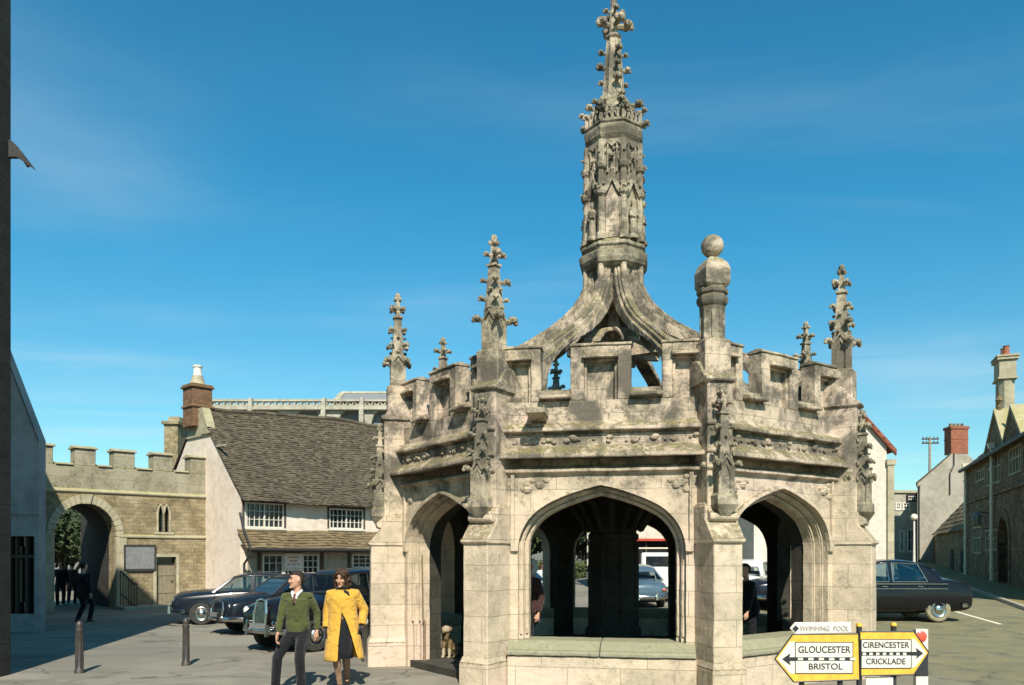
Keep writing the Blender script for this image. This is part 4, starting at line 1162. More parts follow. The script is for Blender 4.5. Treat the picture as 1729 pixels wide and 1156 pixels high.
mb = MB(); mb.tube([(bx(1610, D), -.06, bz(766, D)), (bx(1610, D), -.06, bz(785, D)), (bx(1603, D), -.06, bz(800, D)), (bx(1603, D), -.06, bz(835, D))], .05, 6); mb.tube([(bx(1551, D), -.1, bz(820, D)), (bx(1551, D), -.06, bz(832, D)), (bx(1551, D), -.06, g0)], .06, 6)
mb.build('downpipe', M['iron'], rh)
# telegraph pole
tp_ = thing('telegraph_pole', 'tall telegraph pole with insulator crossarms behind the gable house', 'pole', (bx(1570, 78), 78, 0))
mb = MB(); mb.tube([(0, 0, 0), (0, 0, bz(738, 78))], [.2, .12], 8); mb.build('pole', M['greyr'], tp_)
mb = MB(); z = bz(742, 78); mb.box(-.75, .85, -.1, .1, z, z+.12); mb.box(-.75, .85, -.1, .1, z-.4, z-.28); mb.build('crossarm', M['dwood'], tp_)
mb = MB()
for i in range(5):
    for q in (z+.12, z-.28): mb.lathe([(.05, q), (.06, q+.1), (.03, q+.18)], 6, (-.65+i*.35, 0))
mb.build('insulator', M['bpaint'], tp_)
# lower dark outhouse between
PR = (8.5+.382*33.5, 33.5); TR = math.atan2(1, .382)
rp = Plane(PR, TR)
# ---- long dark stone building along the right street: local x runs away up the street, wall faces -y?  (local +y points left, to the street)
def fx(px): return rp(px, 900)[0]
def fz(px, py): return rp(px, py)[1]
db = thing('stone_hall', 'dark gabled stone building with mullioned windows and tall chimney along right edge', 'building', (*PR, 0), TR)
XN, XF = -9.0, fx(1632)
ZEV = fz(1640, 787)
mb = MB()
wn = [(fx(1690), fx(1667), fz(1678, 818), fz(1678, 768)), (fx(1725), fx(1704), fz(1714, 800), fz(1714, 752)),
      (fx(1664), fx(1648), fz(1656, 812), fz(1656, 780)),
      (fx(1657), fx(1642), fz(1650, 935), fz(1650, 888)), (fx(1683), fx(1664), fz(1674, 930), fz(1674, 893))]
wn = [(min(a, b), max(a, b), c, d) for a, b, c, d in wn]
dr = (fx(1704), fx(1686), -.2, fz(1695, 878))
wall_holes(mb, XN, XF, -.3, ZEV, wn+[(*sorted(dr[:2]), -.2, dr[3])], -.5, 0)
a, b = sorted(dr[:2]); m_ = (a+b)/2; h = (b-a)/2
mb.box(XN, XF, -7, -.5, -.3, ZEV)
def gab(px0, pxp, px1, pyb, pyp):
    a = fx(px1); b = fx(px0); c = fx(pxp)
    z0 = ZEV; z1 = fz(pxp, pyp)
    mb.prism([(a, z0), (b, z0), (c, z1)], -.5, .02)
    return a, b, c, z1
G1 = gab(1664, 1681, 1697, 742, 697); G2 = gab(1695, 1709, 1727, 722, 690)
mb.build('wall', M['dark'], db)
mb = MB()
for a, b, c, z1 in (G1, G2):                                   # kneelers, coping and dormer roofs
    for q in (a, b):
        dx = (q-c); n = 1
        mb.prism([(q+dx*.06, ZEV-.05), (q+dx*.06, ZEV+.14), (c, z1+.2), (c, z1-.02)], -.52, .09)
mb.build('gable_coping', M['dress'], db)
mb = MB()
for a, b, c, z1 in (G1, G2):
    mb = MB(); mb.prism([(a, ZEV), (b, ZEV), (c, z1-.05)], -3.4, -.53); mb.build('dormer_roof', M['tile'], db)
mb = MB()
def rff(u, v): return (XN+(XF+.25-XN)*u, .22-3.9*v, ZEV-.12+3.6*v)
tile_roof(mb, rff, 40, 14, .03, .025)
mb.build('roof', M['btile'], db)
mb = MB()
c, z1 = G1[2], G1[3]
mb.lathe([(.12, z1+.1), (.12, z1+.3), (.06, z1+.34), (.09, z1+.46), (.17, z1+.6), (.10, z1+.74), (.05, z1+.8), (.03, z1+1.0)], 8, (c, -.15)); mb.build('ball_finial', M['dark'], db)
mb = MB(); c, z1 = G2[2], G2[3]
mb.box(XF-.2, XF+.02, .0, .1, 0, .2) if False else None
z = fz(1680, 836)
mb.box(XN, XF, .0, .09, z, z+.16); mb.box(XN, XF, .0, .07, ZEV-.22, ZEV-.05)
for a, b, q, d in wn: mb.box(a-.14, b+.14, .0, .09, d+.05, d+.17)
mb.build('string_course', M['dark'], db)
for i, (a, b, q, d) in enumerate(wn):
    mb = MB()
    nl = 4 if b-a > 2 else 3
    mb.box(a, a+.12, -.2, .02, q, d); mb.box(b-.12, b, -.2, .02, q, d)
    for k in range(1, nl): x = a+(b-a)*k/nl; mb.box(x-.06, x+.06, -.2, -.0, q, d)
    mb.box(a+.12, b-.12, -.2, .02, d-.12, d); mb.box(a+.12, b-.12, -.2, .03, q, q+.1); mb.box(a+.12, b-.12, -.18, -.02, q+(d-q)*.55, q+(d-q)*.55+.09)
    wv = mb.build('mullioned_window', M['dress'], db)
    mb = MB(); mb.box(a+.05, b-.05, -.25, -.21, q, d); mb.build('pane', M['pane'], wv)
mb = MB(); a, b = sorted(dr[:2]); d = dr[3]
for i in range(12):
    t0, t1 = PI*i/12, PI*(i+1)/12
    P_ = lambda r, t: (m_-r*math.cos(t), d-h*.9+r*math.sin(t)*1.05)
    mb.prism([P_(h*.98, t0), P_(h*.98, t1), P_(h*1.3, t1), P_(h*1.3, t0)], -.3, .06)
mb.box(a-.25, a, -.3, .05, -.2, d-h*.9); mb.box(b, b+.25, -.3, .05, -.2, d-h*.9); mb.build('door_arch', M['dark'], db)
mb = MB(); mb.box(a, b, -.45, -.4, -.2, d); mb.build('door', M['dwood'], db)
for px, zt_ in ((1634, 790), (1679, 757)):
    mb = MB(); x = fx(px+.5); z1 = fz(px, zt_)
    mb.tube([(x, .14, z1), (x, .14, gz(20, 40)+.1)], .07, 8); mb.frus((x, .14), z1, z1+.25, .12, .16)
    for q in range(4): mb.tube([(x, .14, 1.2+q*1.6), (x, .14, 1.32+q*1.6)], .1, 8)
    mb.build('downpipe', M['cpaint'], db)
mb = MB(); mb.tube([(XN, .30, ZEV-.1), (XF+.3, .30, ZEV-.1)], .1, 8); mb.build('gutter', M['iron'], db, smooth=40)
# tall stone chimney: lit front, dark side
mb = MB()
cy0 = -1.7
cxm = Plane(rp.at(0, cy0), TR)(1699, 900)[0]
zc1 = Plane(rp.at(0, cy0), TR)(1702, 598)[1]
for k in (0, 1):
    x = cxm+k*.62
    mb.lathe([(.40, ZEV), (.40, zc1-1.3)], 8, (x, cy0), PI/8)
mb.box(cxm-.5, cxm+1.15, cy0-.5, cy0+.5, ZEV, ZEV+1.2)
for z, e in ((zc1-1.3, .05), (zc1-1.2, .0), (zc1-.25, .09), (zc1-.1, .12)): mb.box(cxm-.42-e, cxm+1.06+e, cy0-.42-e, cy0+.42+e, z, z+.1)
mb.box(cxm-.40, cxm+1.04, cy0-.40, cy0+.40, zc1-1.1, zc1-.25)
ck = mb.build('chimney', M['dress'], db)
mb = MB()
for k in (0, 1): mb.lathe([(.19, zc1), (.2, zc1+.1), (.16, zc1+.16), (.15, zc1+.5), (.19, zc1+.55)], 12, (cxm+k*.62, cy0))
mb.build('chimney_pot', M['rtile'], ck)
mb = MB(); mb.frus((G2[2]-1.2, -2.2), ZEV+2, ZEV+4.2, .3, .3); mb.frus((G2[2]-1.2, -2.2), ZEV+4.2, ZEV+5.2, .1, .04); mb.build('ridge_stack', M['dress'], db)
# wall lamp / bracket sign
wl = thing('wall_lantern', 'glazed lantern on an iron bracket between downpipes of the dark stone building', 'lantern', (*rp.at(fx(1674), .0), 0), TR)
z = fz(1674, 878)
mb = MB(); mb.tube([(0, -.02, z+.3), (0, .5, z+.42), (0, .62, z+.3)], .03, 6); mb.build('bracket', M['iron'], wl)
mb = MB(); mb.lathe([(.16, z-.15), (.26, z+.2), (.28, z+.22), (.1, z+.36), (.03, z+.42)], 6, (0, .62)); mb.build('lamp', M['grayb'], wl)
# low dark building with verge, further up the street
ob = thing('outhouse', 'low dark building with pale tiled roof edge beyond the stone hall', 'building', (*rp.at(XF, 0), 0), TR)
L2 = 14; zn = fz(1631, 819); zfr = 3.3
mb = MB()
z_e = 4.6
mb.box(.0, L2, -4.2, -.2, -.3, z_e-1.1)
mb.prism([(-.25, z_e-1.1), (-.25, z_e-1.0), (-2.6, zn+.4), (-4.15, z_e-.6), (-4.15, z_e-1.1)], .02, L2, 'x')
mb.build('wall', M['dark'], ob)
def obr(u, v): return (-.0+(L2+.2)*u, .05-2.7*v, z_e-1.25+(zn+.6-z_e+1.25)*v)
mb = MB(); tile_roof(mb, obr, 24, 9, .03, .03); mb.build('roof', M['btile'], ob)
mb = MB(); mb.box(2, 3.2, -.2, -.16, .6, 2.2); mb.box(6, 7.0, -.2, -.16, .3, 2.3); each(mb, 'door', M['void'], ob)
mb = MB(); mb.box(L2+.02, L2+5, -3.0, -.5, -.3, 3.4); mb.build('garden_wall', M['dark'], ob)
# street lamp
sl = thing('street_lamp', 'slim pale street lamp with round globe in front of distant grey house', 'street lamp', (bx(1543.5, 56), 56, gz(28, 56)))
zz_ = bz(873, 56)-gz(28, 56)
mb = MB(); mb.tube([(0, 0, 0), (0, 0, .9), (0, 0, zz_-.2)], [.1, .08, .06], 8); mb.build('post', M['wpaint'], sl)
mb = MB(); mb.ball((0, 0, zz_), .24, 12, 8); mb.build('globe', M['cpaint'], sl, smooth=True)
# right pavement + kerb, built with the ground slope
def strip_mesh(d0, d1, h, x0, x1, st=1.0):
    mb = MB(); n = int((x1-x0)/st)
    for i in range(n):
        a = x0+i*st; b = a+st
        pts = []
        for x in (a, b):
            for d in (d0, d1):
                p = rp.at(x, d); pts.append((p[0], p[1], gz(*p)+h)); pts.append((p[0], p[1], gz(*p)-.1))
        mb.add(pts, [(0, 2, 6, 4), (1, 5, 7, 3), (0, 4, 5, 1), (2, 3, 7, 6), (0, 1, 3, 2), (4, 6, 7, 5)])
    return mb
tag(strip_mesh(-.4, 1.7, .10, -14, 46).build('pavement', M['dark']), kind='structure')
tag(strip_mesh(1.705, 1.86, .115, -14, 46).build('kerb', M['kerb'], bevel=.012), kind='structure')
# painted lines by the parked saloon
mb = MB()
def line(a, b, w_):
    a = Vector(a); b = Vector(b); d = (b-a).normalized(); t = Vector((-d.y, d.x))*w_/2; n = 12
    for i in range(n):
        p = a.lerp(b, i/n); q = a.lerp(b, (i+1)/n)
        mb.add([(v.x, v.y, gz(v.x, v.y)+.005) for v in (p-t, q-t, q+t, p+t)], [(0, 1, 2, 3)])
def gp_(px, py):
    d = 2646/(py-935)
    for _ in range(6):
        x = (px-864.5)/F*d; d = (CAMH-gz(x, d))*F/(py-935)
    return ((px-864.5)/F*d, d)
line(gp_(1612, 1032), gp_(1690, 1054), .12)
tag(mb.build('road_marking', M['cpaint']), kind='structure')
# ================================================================== what shows through the arches
D = 36.0
sp = thing('shop_building', 'white-fronted shop with dark shopfront and fascias seen through the cross', 'shop', (0, D, 0))
X = lambda px: bx(px, D)
Z = lambda py: bz(py, D)
xa, xb = X(1052), X(1322); g0 = -.1
xm1 = X(1205)
mb = MB()
wall_holes(mb, xa, xb, g0, 6.6, [(xa+.3, xm1-.3, g0, Z(913)), (xm1+.0, X(1301), g0, Z(894))], 0, .4)
mb.box(xa, xb, .4, 8, g0, 6.55)
mb.build('wall', M['white'], sp)
mb = MB(); mb.box(xa+.3, xm1-.3, .3, .36, g0, Z(913)); mb.box(xm1, X(1301), .3, .36, g0, Z(894)); each(mb, 'shop_window', M['void'], sp)
mb = MB(); mb.box(xa+.25, xm1-.2, -.14, -.004, Z(913), Z(909)); mb.build('fascia_edge', M['redp'], sp)
mb = MB(); mb.box(X(1256), X(1302), -.75, -.05, Z(894), Z(871)); fa = mb.build('fascia', M['wpaint'], sp)
mb = MB()
for px in (1268, 1278, 1288): mb.box(X(px), X(px)+.05, -.757, -.751, Z(889), Z(880)); mb.box(X(px)-.06, X(px)+.06, -.757, -.751, Z(880)+.004, Z(880)+.03)
mb.build('lettering', M['redp'], fa)
mb = MB(); mb.box(X(1245), X(1302), -.8, -.05, Z(870), Z(867)); mb.build('cornice', M['wpaint'], sp)
mb = MB()
for px in (1090, 1130, 1160, 1278, 1290): mb.box(X(px), X(px)+.09, .1, .28, g0, Z(913))
mb.box(X(1270), X(1278), .1, .2, Z(920), Z(911)); mb.build('glazing_bar', M['dwood'], sp)
# --- hedge, railings and trees
hd = thing('hedge', 'clipped green hedge behind black railings beyond the cross', 'hedge', (0, 52, 0))
mb = MB(); rnd = random.Random(11)
xa, xb = bx(850, 52), bx(1045, 52)
mb.box(xa, xb, .3, 1.0, -.1, 1.2)
for i in range(4200):
    p = Vector((rnd.uniform(xa, xb), rnd.uniform(.05, 1.1), rnd.uniform(0, 1.45))); 
    if .35 < p.y < .95 and p.z < 1.1: p.y = rnd.uniform(.02, .3)
    u = Vector((rnd.gauss(0, 1), rnd.gauss(0, 1), rnd.gauss(0, 1))).normalized(); v = u.orthogonal().normalized(); s = rnd.uniform(.06, .14)
    mb.add([p-u*s, p+v*s*.6, p+u*s, p-v*s*.6], [(0, 1, 2, 3)])
mb.build('foliage', M['leaf'], hd)
ra_ = thing('railings', 'black iron railings in front of hedge beyond the cross', 'railings', (0, 51.4, 0))
mb = MB(); x = xa
mb.box(xa, xb, -.02, .02, 1.5, 1.56); mb.box(xa, xb, -.02, .02, .25, .31); mb.build('rail', M['iron'], ra_)
mb = MB()
while x < xb:
    mb.tube([(x, 0, 0), (x, 0, 1.75), (x, 0, 1.9)], [.022, .022, .006], 4); x += .2
mb.build('bar', M['iron'], ra_)
for i, (px, d, h, cr, sd_, mt, lab) in enumerate(((880, 56, 6.6, 3.4, 21, 'leafd', 'bushy dark tree behind railings, seen by the left jamb of front arch'), (930, 60, 7.0, 3.4, 22, 'leaf', 'light green tree behind railings, hidden mostly by a cross pier'), (990, 57, 6.2, 3.2, 23, 'leafd', 'dark tree above striped beacon pole beyond the cross'))):
    tree('tree', lab, (bx(px, d), d, 0), h, cr, 4200, M[mt], None, sd_, .27, low=.16)
# --- striped crossing beacon
bd = 44
bp = thing('crossing_beacon', 'black and white striped crossing beacon pole seen through front arch', 'beacon', (bx(993.5, bd), bd, gz(4, bd)))
mb = MB(); mb.mi = 0
hh = bz(905, bd)
for i in range(8):
    mb.mi = i % 2
    mb.tube([(0, 0, hh*i/8), (0, 0, hh*(i+1)/8)], .085, 10)
mb.build('striped_pole', [M['bpaint'], M['wpaint']], bp)
mb = MB(); mb.ball((0, 0, hh+.16), .2, 12, 8); mb.build('globe', M['ypaint'], bp, smooth=True)
# ================================================================== cars.  local +x forward, +y left, z up
def loft_car(st, crown=.05):
    """st: (x, zbottom, ztop, halfwidth, shoulder)"""
    rs = []
    for x, zb, zt, w_, sh in st:
        h = zt-zb
        half = [(0, zb), (w_*.72, zb), (w_*.93, zb+h*.06), (w_*.99, zb+h*.25), (w_, zb+h*.5), (w_*.985, zb+h*.74), (w_*.94, zb+h*.90), (w_*sh, zt-.005), (w_*sh*.55, zt+crown*.7)]
        ring = [(x, y, z) for y, z in half]+[(x, 0, zt+crown)]+[(x, -y, z) for y, z in reversed(half[1:])]
        rs.append(ring)
    mb = MB(); mb.rings(rs); return mb
def wheel(par, x, y, r, tyre, sg, wall=None):
    mb = MB(); w_ = .085
    prof = [(r*.60, -w_*.8), (r*.78, -w_), (r*.93, -w_*.92), (r, -w_*.6), (r, w_*.6), (r*.93, w_*.92), (r*.78, w_), (r*.60, w_*.8)]
    mb.M = Matrix.Translation((x, y, r)) @ Matrix.Rotation(PI/2, 4, 'X')
    mb.lathe(prof, 28)
    o = mb.build('wheel', tyre, par, smooth=40)
    mb = MB(); mb.M = Matrix.Translation((x, y, r)) @ Matrix.Rotation(-sg*PI/2, 4, 'X')
    mb.lathe([(r*.62, .05), (r*.62, .085), (r*.58, .09), (r*.52, .075), (r*.40, .075), (r*.36, .10), (r*.25, .125), (r*.1, .135), (.01, .137)], 24)
    mb.build('hubcap', M['chrome'], o, smooth=40)
def car(name, label, loc, rot, paint, sp, group=None, hz=1.0, trim=None):
    t = thing(name, label, 'car', loc, rot, group); t.scale.z = hz; trim = trim or M['chrome']
    mb = loft_car(sp['st'], sp.get('crown', .05))
    b = mb.build('body', paint, t)
    sub = b.modifiers.new('s', 'SUBSURF'); sub.levels = 2; sub.render_levels = 2
    bake_mods(b)
    r = sp['r']; wx = sp['wx']; hw = sp['hw']
    mb = MB()
    for x in wx:
        for sg in (-1, 1):
            mb.M = Matrix.Translation((x, sg*hw, r*1.02)) @ Matrix.Rotation(PI/2, 4, 'X'); mb.lathe([(r*1.16, -.27), (r*1.16, .27)], 28)
    mb.M = Matrix.Identity(4)
    cut = mb.build('cut', M['void'])
    md = b.modifiers.new('b', 'BOOLEAN'); md.operation = 'DIFFERENCE'; md.object = cut; md.solver = 'EXACT'
    bake_mods(b); bpy.data.objects.remove(cut)
    b.data.polygons.foreach_set('use_smooth', [True]*len(b.data.polygons)); b.data.set_sharp_from_angle(angle=R(38))
    for x in wx:
        for sg in (-1, 1): wheel(t, x, sg*(hw-.10), r, sp.get('tyre', M['tyre']), sg)
    # roof
    rs = []
    rf = sp['roof']
    for x, ze, w_, cr in rf:
        up = [(-w_, ze), (-w_*.96, ze+cr*.45), (-w_*.75, ze+cr*.85), (-w_*.35, ze+cr), (w_*.35, ze+cr), (w_*.75, ze+cr*.85), (w_*.96, ze+cr*.45), (w_, ze)]
        dn = [(w_*.9, ze-.01), (w_*.3, ze+cr*.7-.02), (-w_*.3, ze+cr*.7-.02), (-w_*.9, ze-.01)]
        rs.append([(x, y, z) for y, z in up+dn])
    mb = MB(); mb.rings(rs)
    ro = mb.build('roof', paint, t)
    sub = ro.modifiers.new('s', 'SUBSURF'); sub.levels = 1; sub.render_levels = 1; bake_mods(ro)
    ro.data.polygons.foreach_set('use_smooth', [True]*len(ro.data.polygons))
    # pillars and glass, both sides
    zb = sp['belt']; wb = sp['wb']
    def roofpt(x):
        for (a, za, wa, _), (b_, zb_, wb_, _) in zip(rf, rf[1:]):
            lo, hi = min(a, b_), max(a, b_)
            if lo <= x <= hi:
                u = (x-a)/(b_-a); return za+(zb_-za)*u, wa+(wb_-wa)*u
        e = rf[0] if abs(x-rf[0][0]) < abs(x-rf[-1][0]) else rf[-1]
        return e[1], e[2]
    def sidepoly(mb, xb0, xb1, xt0, xt1, th, inset=0.0, zlo=0.0, ztop=None):
        for sg in (-1, 1):
            q = []
            for dd in (0, th):
                for xq, top in ((xb0, 0), (xb1, 0), (xt1, 1), (xt0, 1)):
                    if top: z, y = roofpt(xq); z += .012-inset*.4
                    else: z, y = zb-.03+zlo, wb
                    q.append((xq, sg*(y-dd-inset), z))
            mb.add(q, [(0, 1, 2, 3), (7, 6, 5, 4), (0, 4, 5, 1), (1, 5, 6, 2), (2, 6, 7, 3), (3, 7, 4, 0)])
    mb = MB()
    for p in sp['pillars']: sidepoly(mb, *p, .05)
    each(mb, 'pillar', paint, t)
    mb = MB()
    gl = sp['glass']
    for p in gl: sidepoly(mb, *p, .006, .02)
    each(mb, 'side_window', M['glass'], t)
    for p in gl:
        for sg in (-1, 1):
            mb = MB(); c = []
            for xq, top in ((p[0], 0), (p[1], 0), (p[3], 1), (p[2], 1)):
                z, y = roofpt(xq) if top else (zb, wb)
                c.append((xq, sg*(y+.004), z))
            for a, b_ in zip(c, c[1:]+c[:1]): mb.tube([a, b_], .011, 5)
            mb.build('window_trim', trim, t)
    for nm, key in (('windscreen', 'ws'), ('rear_window', 'rw')):
        xb, xt = sp[key]
        z, y = roofpt(xt)
        mb = MB(); yb = wb-.05; yt = y-.06
        q = [(xb, -yb, zb), (xb, yb, zb), (xt, yt, z+.02), (xt, -yt, z+.02)]
        mb.add(q, [(0, 1, 2, 3)]); mb.build(nm, M['glass'], t)
        mb = MB()
        for a, b_ in zip(q, q[1:]+q[:1]): mb.tube([a, b_], .02, 5)
        mb.build('window_trim', trim, t)
    mb = MB()
    for x in sp['seats']:
        mb.box(x-.09, x+.06, -wb*.85, wb*.85, zb-.3, zb+.13)
    each(mb, 'seat', M['seat'], t)
    mb = MB(); fx_ = sp['ws'][0]
    mb.M = Matrix.Translation((fx_-.42, .35, zb+.02)) @ Matrix.Rotation(R(65), 4, 'Y')
    mb.tube([(.19*math.cos(a*PI/8), .19*math.sin(a*PI/8), 0) for a in range(17)], .014, 6); mb.build('steering_wheel', M['bpaint'], t)
    # bumpers
    L0, L1 = sp['ends']
    for x, sg, zz in ((L1, 1, sp['bump']), (L0, -1, sp['bump'])):
        mb = MB(); pts = [(x+sg*.06-sg*.55*abs(u)**4*.7, u*hw*1.04, zz) for u in (-1.02, -1, -.8, -.5, 0, .5, .8, 1, 1.02)]
        mb.tube(pts, .03, 8, asp=2.0)
        for yv in (-.32, .32): mb.frus((x+sg*.10, yv), zz-.10, zz+.13, .035, .025)
        mb.build('bumper', M['chrome'], t, smooth=40)
    # side chrome and handles
    for sg in (-1, 1):
        mb = MB()
        if sp.get('strip'):
            for zz in sp['strip']: mb.tube([(L0+.75, sg*(hw*1.0), zz), (L1-.75, sg*(hw*1.0), zz)], .012, 5)
        mb.tube([(sp['hx'], sg*(hw+.03), zb-.13), (sp['hx']+.14, sg*(hw+.035), zb-.125)], .014, 5)
        if len(sp.get('doors', [])) > 0: mb.tube([(sp['hx']-.95, sg*(hw+.03), zb-.13), (sp['hx']-.81, sg*(hw+.035), zb-.125)], .014, 5)
        mb.build('door_handle', M['chrome'], t)
    for x, sgn in ((sp['lampx'], 1), (L0, -1)):
        for sg in (-1, 1):
            mb = MB()
            if sgn > 0:
                mb.M = Matrix.Translation((x, sg*sp['lampy'], sp['lampz'])) @ Matrix.Rotation(PI/2, 4, 'Y')
                mb.lathe([(.085, -.12), (.115, -.02), (.118, .01), (.10, .025)], 18); h = mb.build('headlight', M['chrome'], t, smooth=40)
                mb = MB(); mb.M = Matrix.Translation((x, sg*sp['lampy'], sp['lampz'])) @ Matrix.Rotation(PI/2, 4, 'Y')
                mb.lathe([(.098, .02), (.08, .045), (.03, .06)], 18); mb.build('lens', M['lens'], h, smooth=True)
            else:
                mb.M = Matrix.Translation((x+.02, sg*hw*.72, sp['bump']+.24)) @ Matrix.Rotation(-PI/2, 4, 'Y')
                mb.lathe([(.055, -.06), (.05, .03), (.02, .05)], 12); mb.build('tail_light', M['red'], t, smooth=40)
    # front grille and plate
    gx0, gw, g0_, g1_ = sp['grille']
    mb = MB()
    for sg in (-1, 1): mb.tube([(gx0, sg*gw, g0_), (gx0-.02, sg*gw*1.05, (g0_+g1_)/2), (gx0-.06, sg*gw*.75, g1_), (gx0-.06, 0, g1_+.03)], .028, 6)
    mb.tube([(gx0, -gw, g0_), (gx0, gw, g0_)], .028, 6)
    n = 11
    for i in range(1, n):
        y = -gw+2*gw*i/n; mb.tube([(gx0, y, g0_), (gx0-.05, y*.9, g1_-.02)], .007, 4)
    gr = mb.build('grille', M['chrome'], t)
    mb = MB(); mb.add([(gx0-.03, -gw, g0_), (gx0-.03, gw, g0_), (gx0-.09, gw*.78, g1_), (gx0-.09, -gw*.78, g1_)], [(0, 1, 2, 3)]); mb.build('grille_backing', M['void'], gr)
    mb = MB(); mb.box(L1+.11, L1+.125, -.26, .26, sp['bump']-.06, sp['bump']+.06) if False else mb.box(L1+.075, L1+.09, sp.get('py', 0)-.25, sp.get('py', 0)+.25, sp['bump']+.04, sp['bump']+.15); mb.build('number_plate', M['grayb'], t)
    for f_ in sp.get('fog', []):
        for sg in (-1, 1):
            mb = MB(); mb.M = Matrix.Translation((f_[0], sg*f_[1], f_[2])) @ Matrix.Rotation(PI/2, 4, 'Y')
            mb.lathe([(.05, -.06), (.075, 0), (.07, .02), (.03, .045)], 14); mb.build('fog_lamp', M['chrome'], t, smooth=40)
    mb = MB()
    for sg in (-1, 1):
        for xd in sp.get('doors', []): mb.box(xd-.004, xd+.004, sg*hw*.975-.02, sg*hw*.975+.02, .36, zb-.1)
    if sp.get('doors'): mb.build('door_seam', M['void'], t)
    mb = MB(); fx_ = sp['ws'][0]
    mb.box(fx_+.10, fx_+.50, sg*hw*.99-.005, sg*hw*.99+.008, zb-.20, zb-.19); mb.build('side_flash', trim, t)
    mb = MB(); mb.box(wx[0]-.2, wx[1]+.2, -hw*.7, hw*.7, .22, .34); mb.build('underbody', M['void'], t)
    return t

# upright saloon with separate wings feel: narrow bonnet, tall grille
saloon50 = dict(
    st=[(-2.12, .45, .62, .50, .7), (-2.08, .34, .80, .70, .75), (-1.9, .26, .90, .78, .8), (-1.5, .24, .98, .82, .84), (-1.0, .24, 1.0, .84, .9), (0, .24, 1.0, .85, .92), (.7, .24, 1.0, .84, .9), (1.05, .24, .99, .82, .82), (1.5, .25, .96, .79, .74), (1.85, .28, .92, .76, .7), (2.03, .34, .86, .70, .68), (2.10, .42, .74, .58, .6)],
    crown=.05, r=.325, wx=(-1.28, 1.32), hw=.83, belt=.98, wb=.76,
    roof=[(-1.32, 1.22, .60, .03), (-1.1, 1.34, .62, .07), (-.7, 1.41, .64, .09), (-.2, 1.43, .64, .10), (.25, 1.41, .63, .09), (.5, 1.36, .60, .05)],
    pillars=[(.98, 1.06, .42, .5), (-.06, .02, -.08, -.01), (-1.60, -.98, -1.30, -.82)],
    glass=[(.02, .95, 0, .41), (-.92, -.06, -.80, -.09)], ws=(1.02, .5), rw=(-1.55, -1.28), seats=(.05, -.85),
    ends=(-2.12, 2.10), bump=.42, hx=.1, lampx=2.0, lampy=.56, lampz=.70, grille=(2.12, .36, .5, .80), doors=(-.03, .98, -.85))
upright = dict(
    st=[(-2.2, .45, .70, .55, .7), (-2.1, .34, .95, .72, .75), (-1.8, .27, 1.04, .80, .82), (-1.2, .26, 1.10, .84, .9), (-.5, .26, 1.11, .85, .92), (.4, .26, 1.11, .84, .9), (.85, .26, 1.10, .83, .75), (1.3, .27, 1.07, .83, .58), (1.75, .30, 1.03, .82, .52), (2.0, .34, .98, .78, .48), (2.12, .42, .86, .68, .45), (2.15, .48, .74, .6, .45)],
    crown=.07, r=.345, wx=(-1.35, 1.45), hw=.84, belt=1.10, wb=.76,
    roof=[(-1.55, 1.36, .60, .03), (-1.3, 1.48, .62, .07), (-.8, 1.54, .64, .09), (-.2, 1.56, .64, .10), (.3, 1.54, .63, .08), (.5, 1.50, .60, .04)],
    pillars=[(.82, .90, .43, .5), (-.12, -.05, -.13, -.07), (-1.85, -1.15, -1.53, -1.0)],
    glass=[(-.05, .80, -.06, .42), (-1.1, -.12, -.98, -.14)], ws=(.88, .5), rw=(-1.8, -1.5), seats=(.0, -.95),
    ends=(-2.2, 2.16), bump=.44, hx=.0, lampx=2.06, lampy=.60, lampz=.80, grille=(2.20, .185, .52, 1.03), doors=(-.08, .82, -1.0), fog=[(2.16, .42, .58), (2.18, .36, .47)])
longback = dict(
    st=[(-2.30, .46, .74, .60, .72), (-2.27, .36, .96, .78, .78), (-2.16, .28, 1.06, .84, .82), (-1.85, .25, 1.12, .86, .84), (-1.40, .24, 1.16, .87, .86), (-.7, .24, 1.13, .88, .92), (.6, .24, 1.11, .88, .92), (1.1, .24, 1.10, .87, .82), (1.6, .26, 1.06, .85, .75), (2.0, .30, 1.0, .80, .7), (2.2, .38, .90, .70, .65), (2.26, .46, .75, .6, .6)],
    crown=.06, r=.335, wx=(-1.30, 1.42), hw=.87, belt=1.09, wb=.80,
    roof=[(-1.34, 1.36, .60, .04), (-1.16, 1.49, .64, .07), (-.8, 1.57, .66, .09), (-.3, 1.61, .67, .10), (.2, 1.59, .66, .09), (.5, 1.52, .62, .05)],
    pillars=[(1.0, 1.09, .42, .5), (-.09, .01, -.09, -.0), (-1.48, -1.06, -1.33, -.84)],
    glass=[(.01, .97, .02, .41), (-1.02, -.10, -.80, -.10)], ws=(1.05, .5), rw=(-1.47, -1.31), seats=(.08, -.85),
    ends=(-2.28, 2.26), bump=.46, hx=.1, lampx=2.14, lampy=.6, lampz=.76, grille=(2.26, .4, .5, .84), doors=(-.04, 1.0, -1.0), strip=(.90, 1.03), tyre=M['dusty'])
HR = math.atan2(-.80, -.60)
GRP = 'dark saloons parked side by side left of the cross'
def carloc(front, rot, f):
    return (front[0]-math.cos(rot)*f, front[1]-math.sin(rot)*f, gz(*front))
car('saloon_car', 'black upright saloon with tall chrome grille, nearest the walking couple', carloc((-4.98, 15.9), HR, 2.15), HR, M['black_car'], upright, GRP, 1.0, M['bpaint'])
HM = R(-139)
car('saloon_car', 'dark blue-black saloon wedged between the other two parked left of the cross', carloc((-7.15, 19.4), HM, 2.1), HM, M['navy_car'], saloon50, GRP, .97, M['bpaint'])
HF = R(-163)
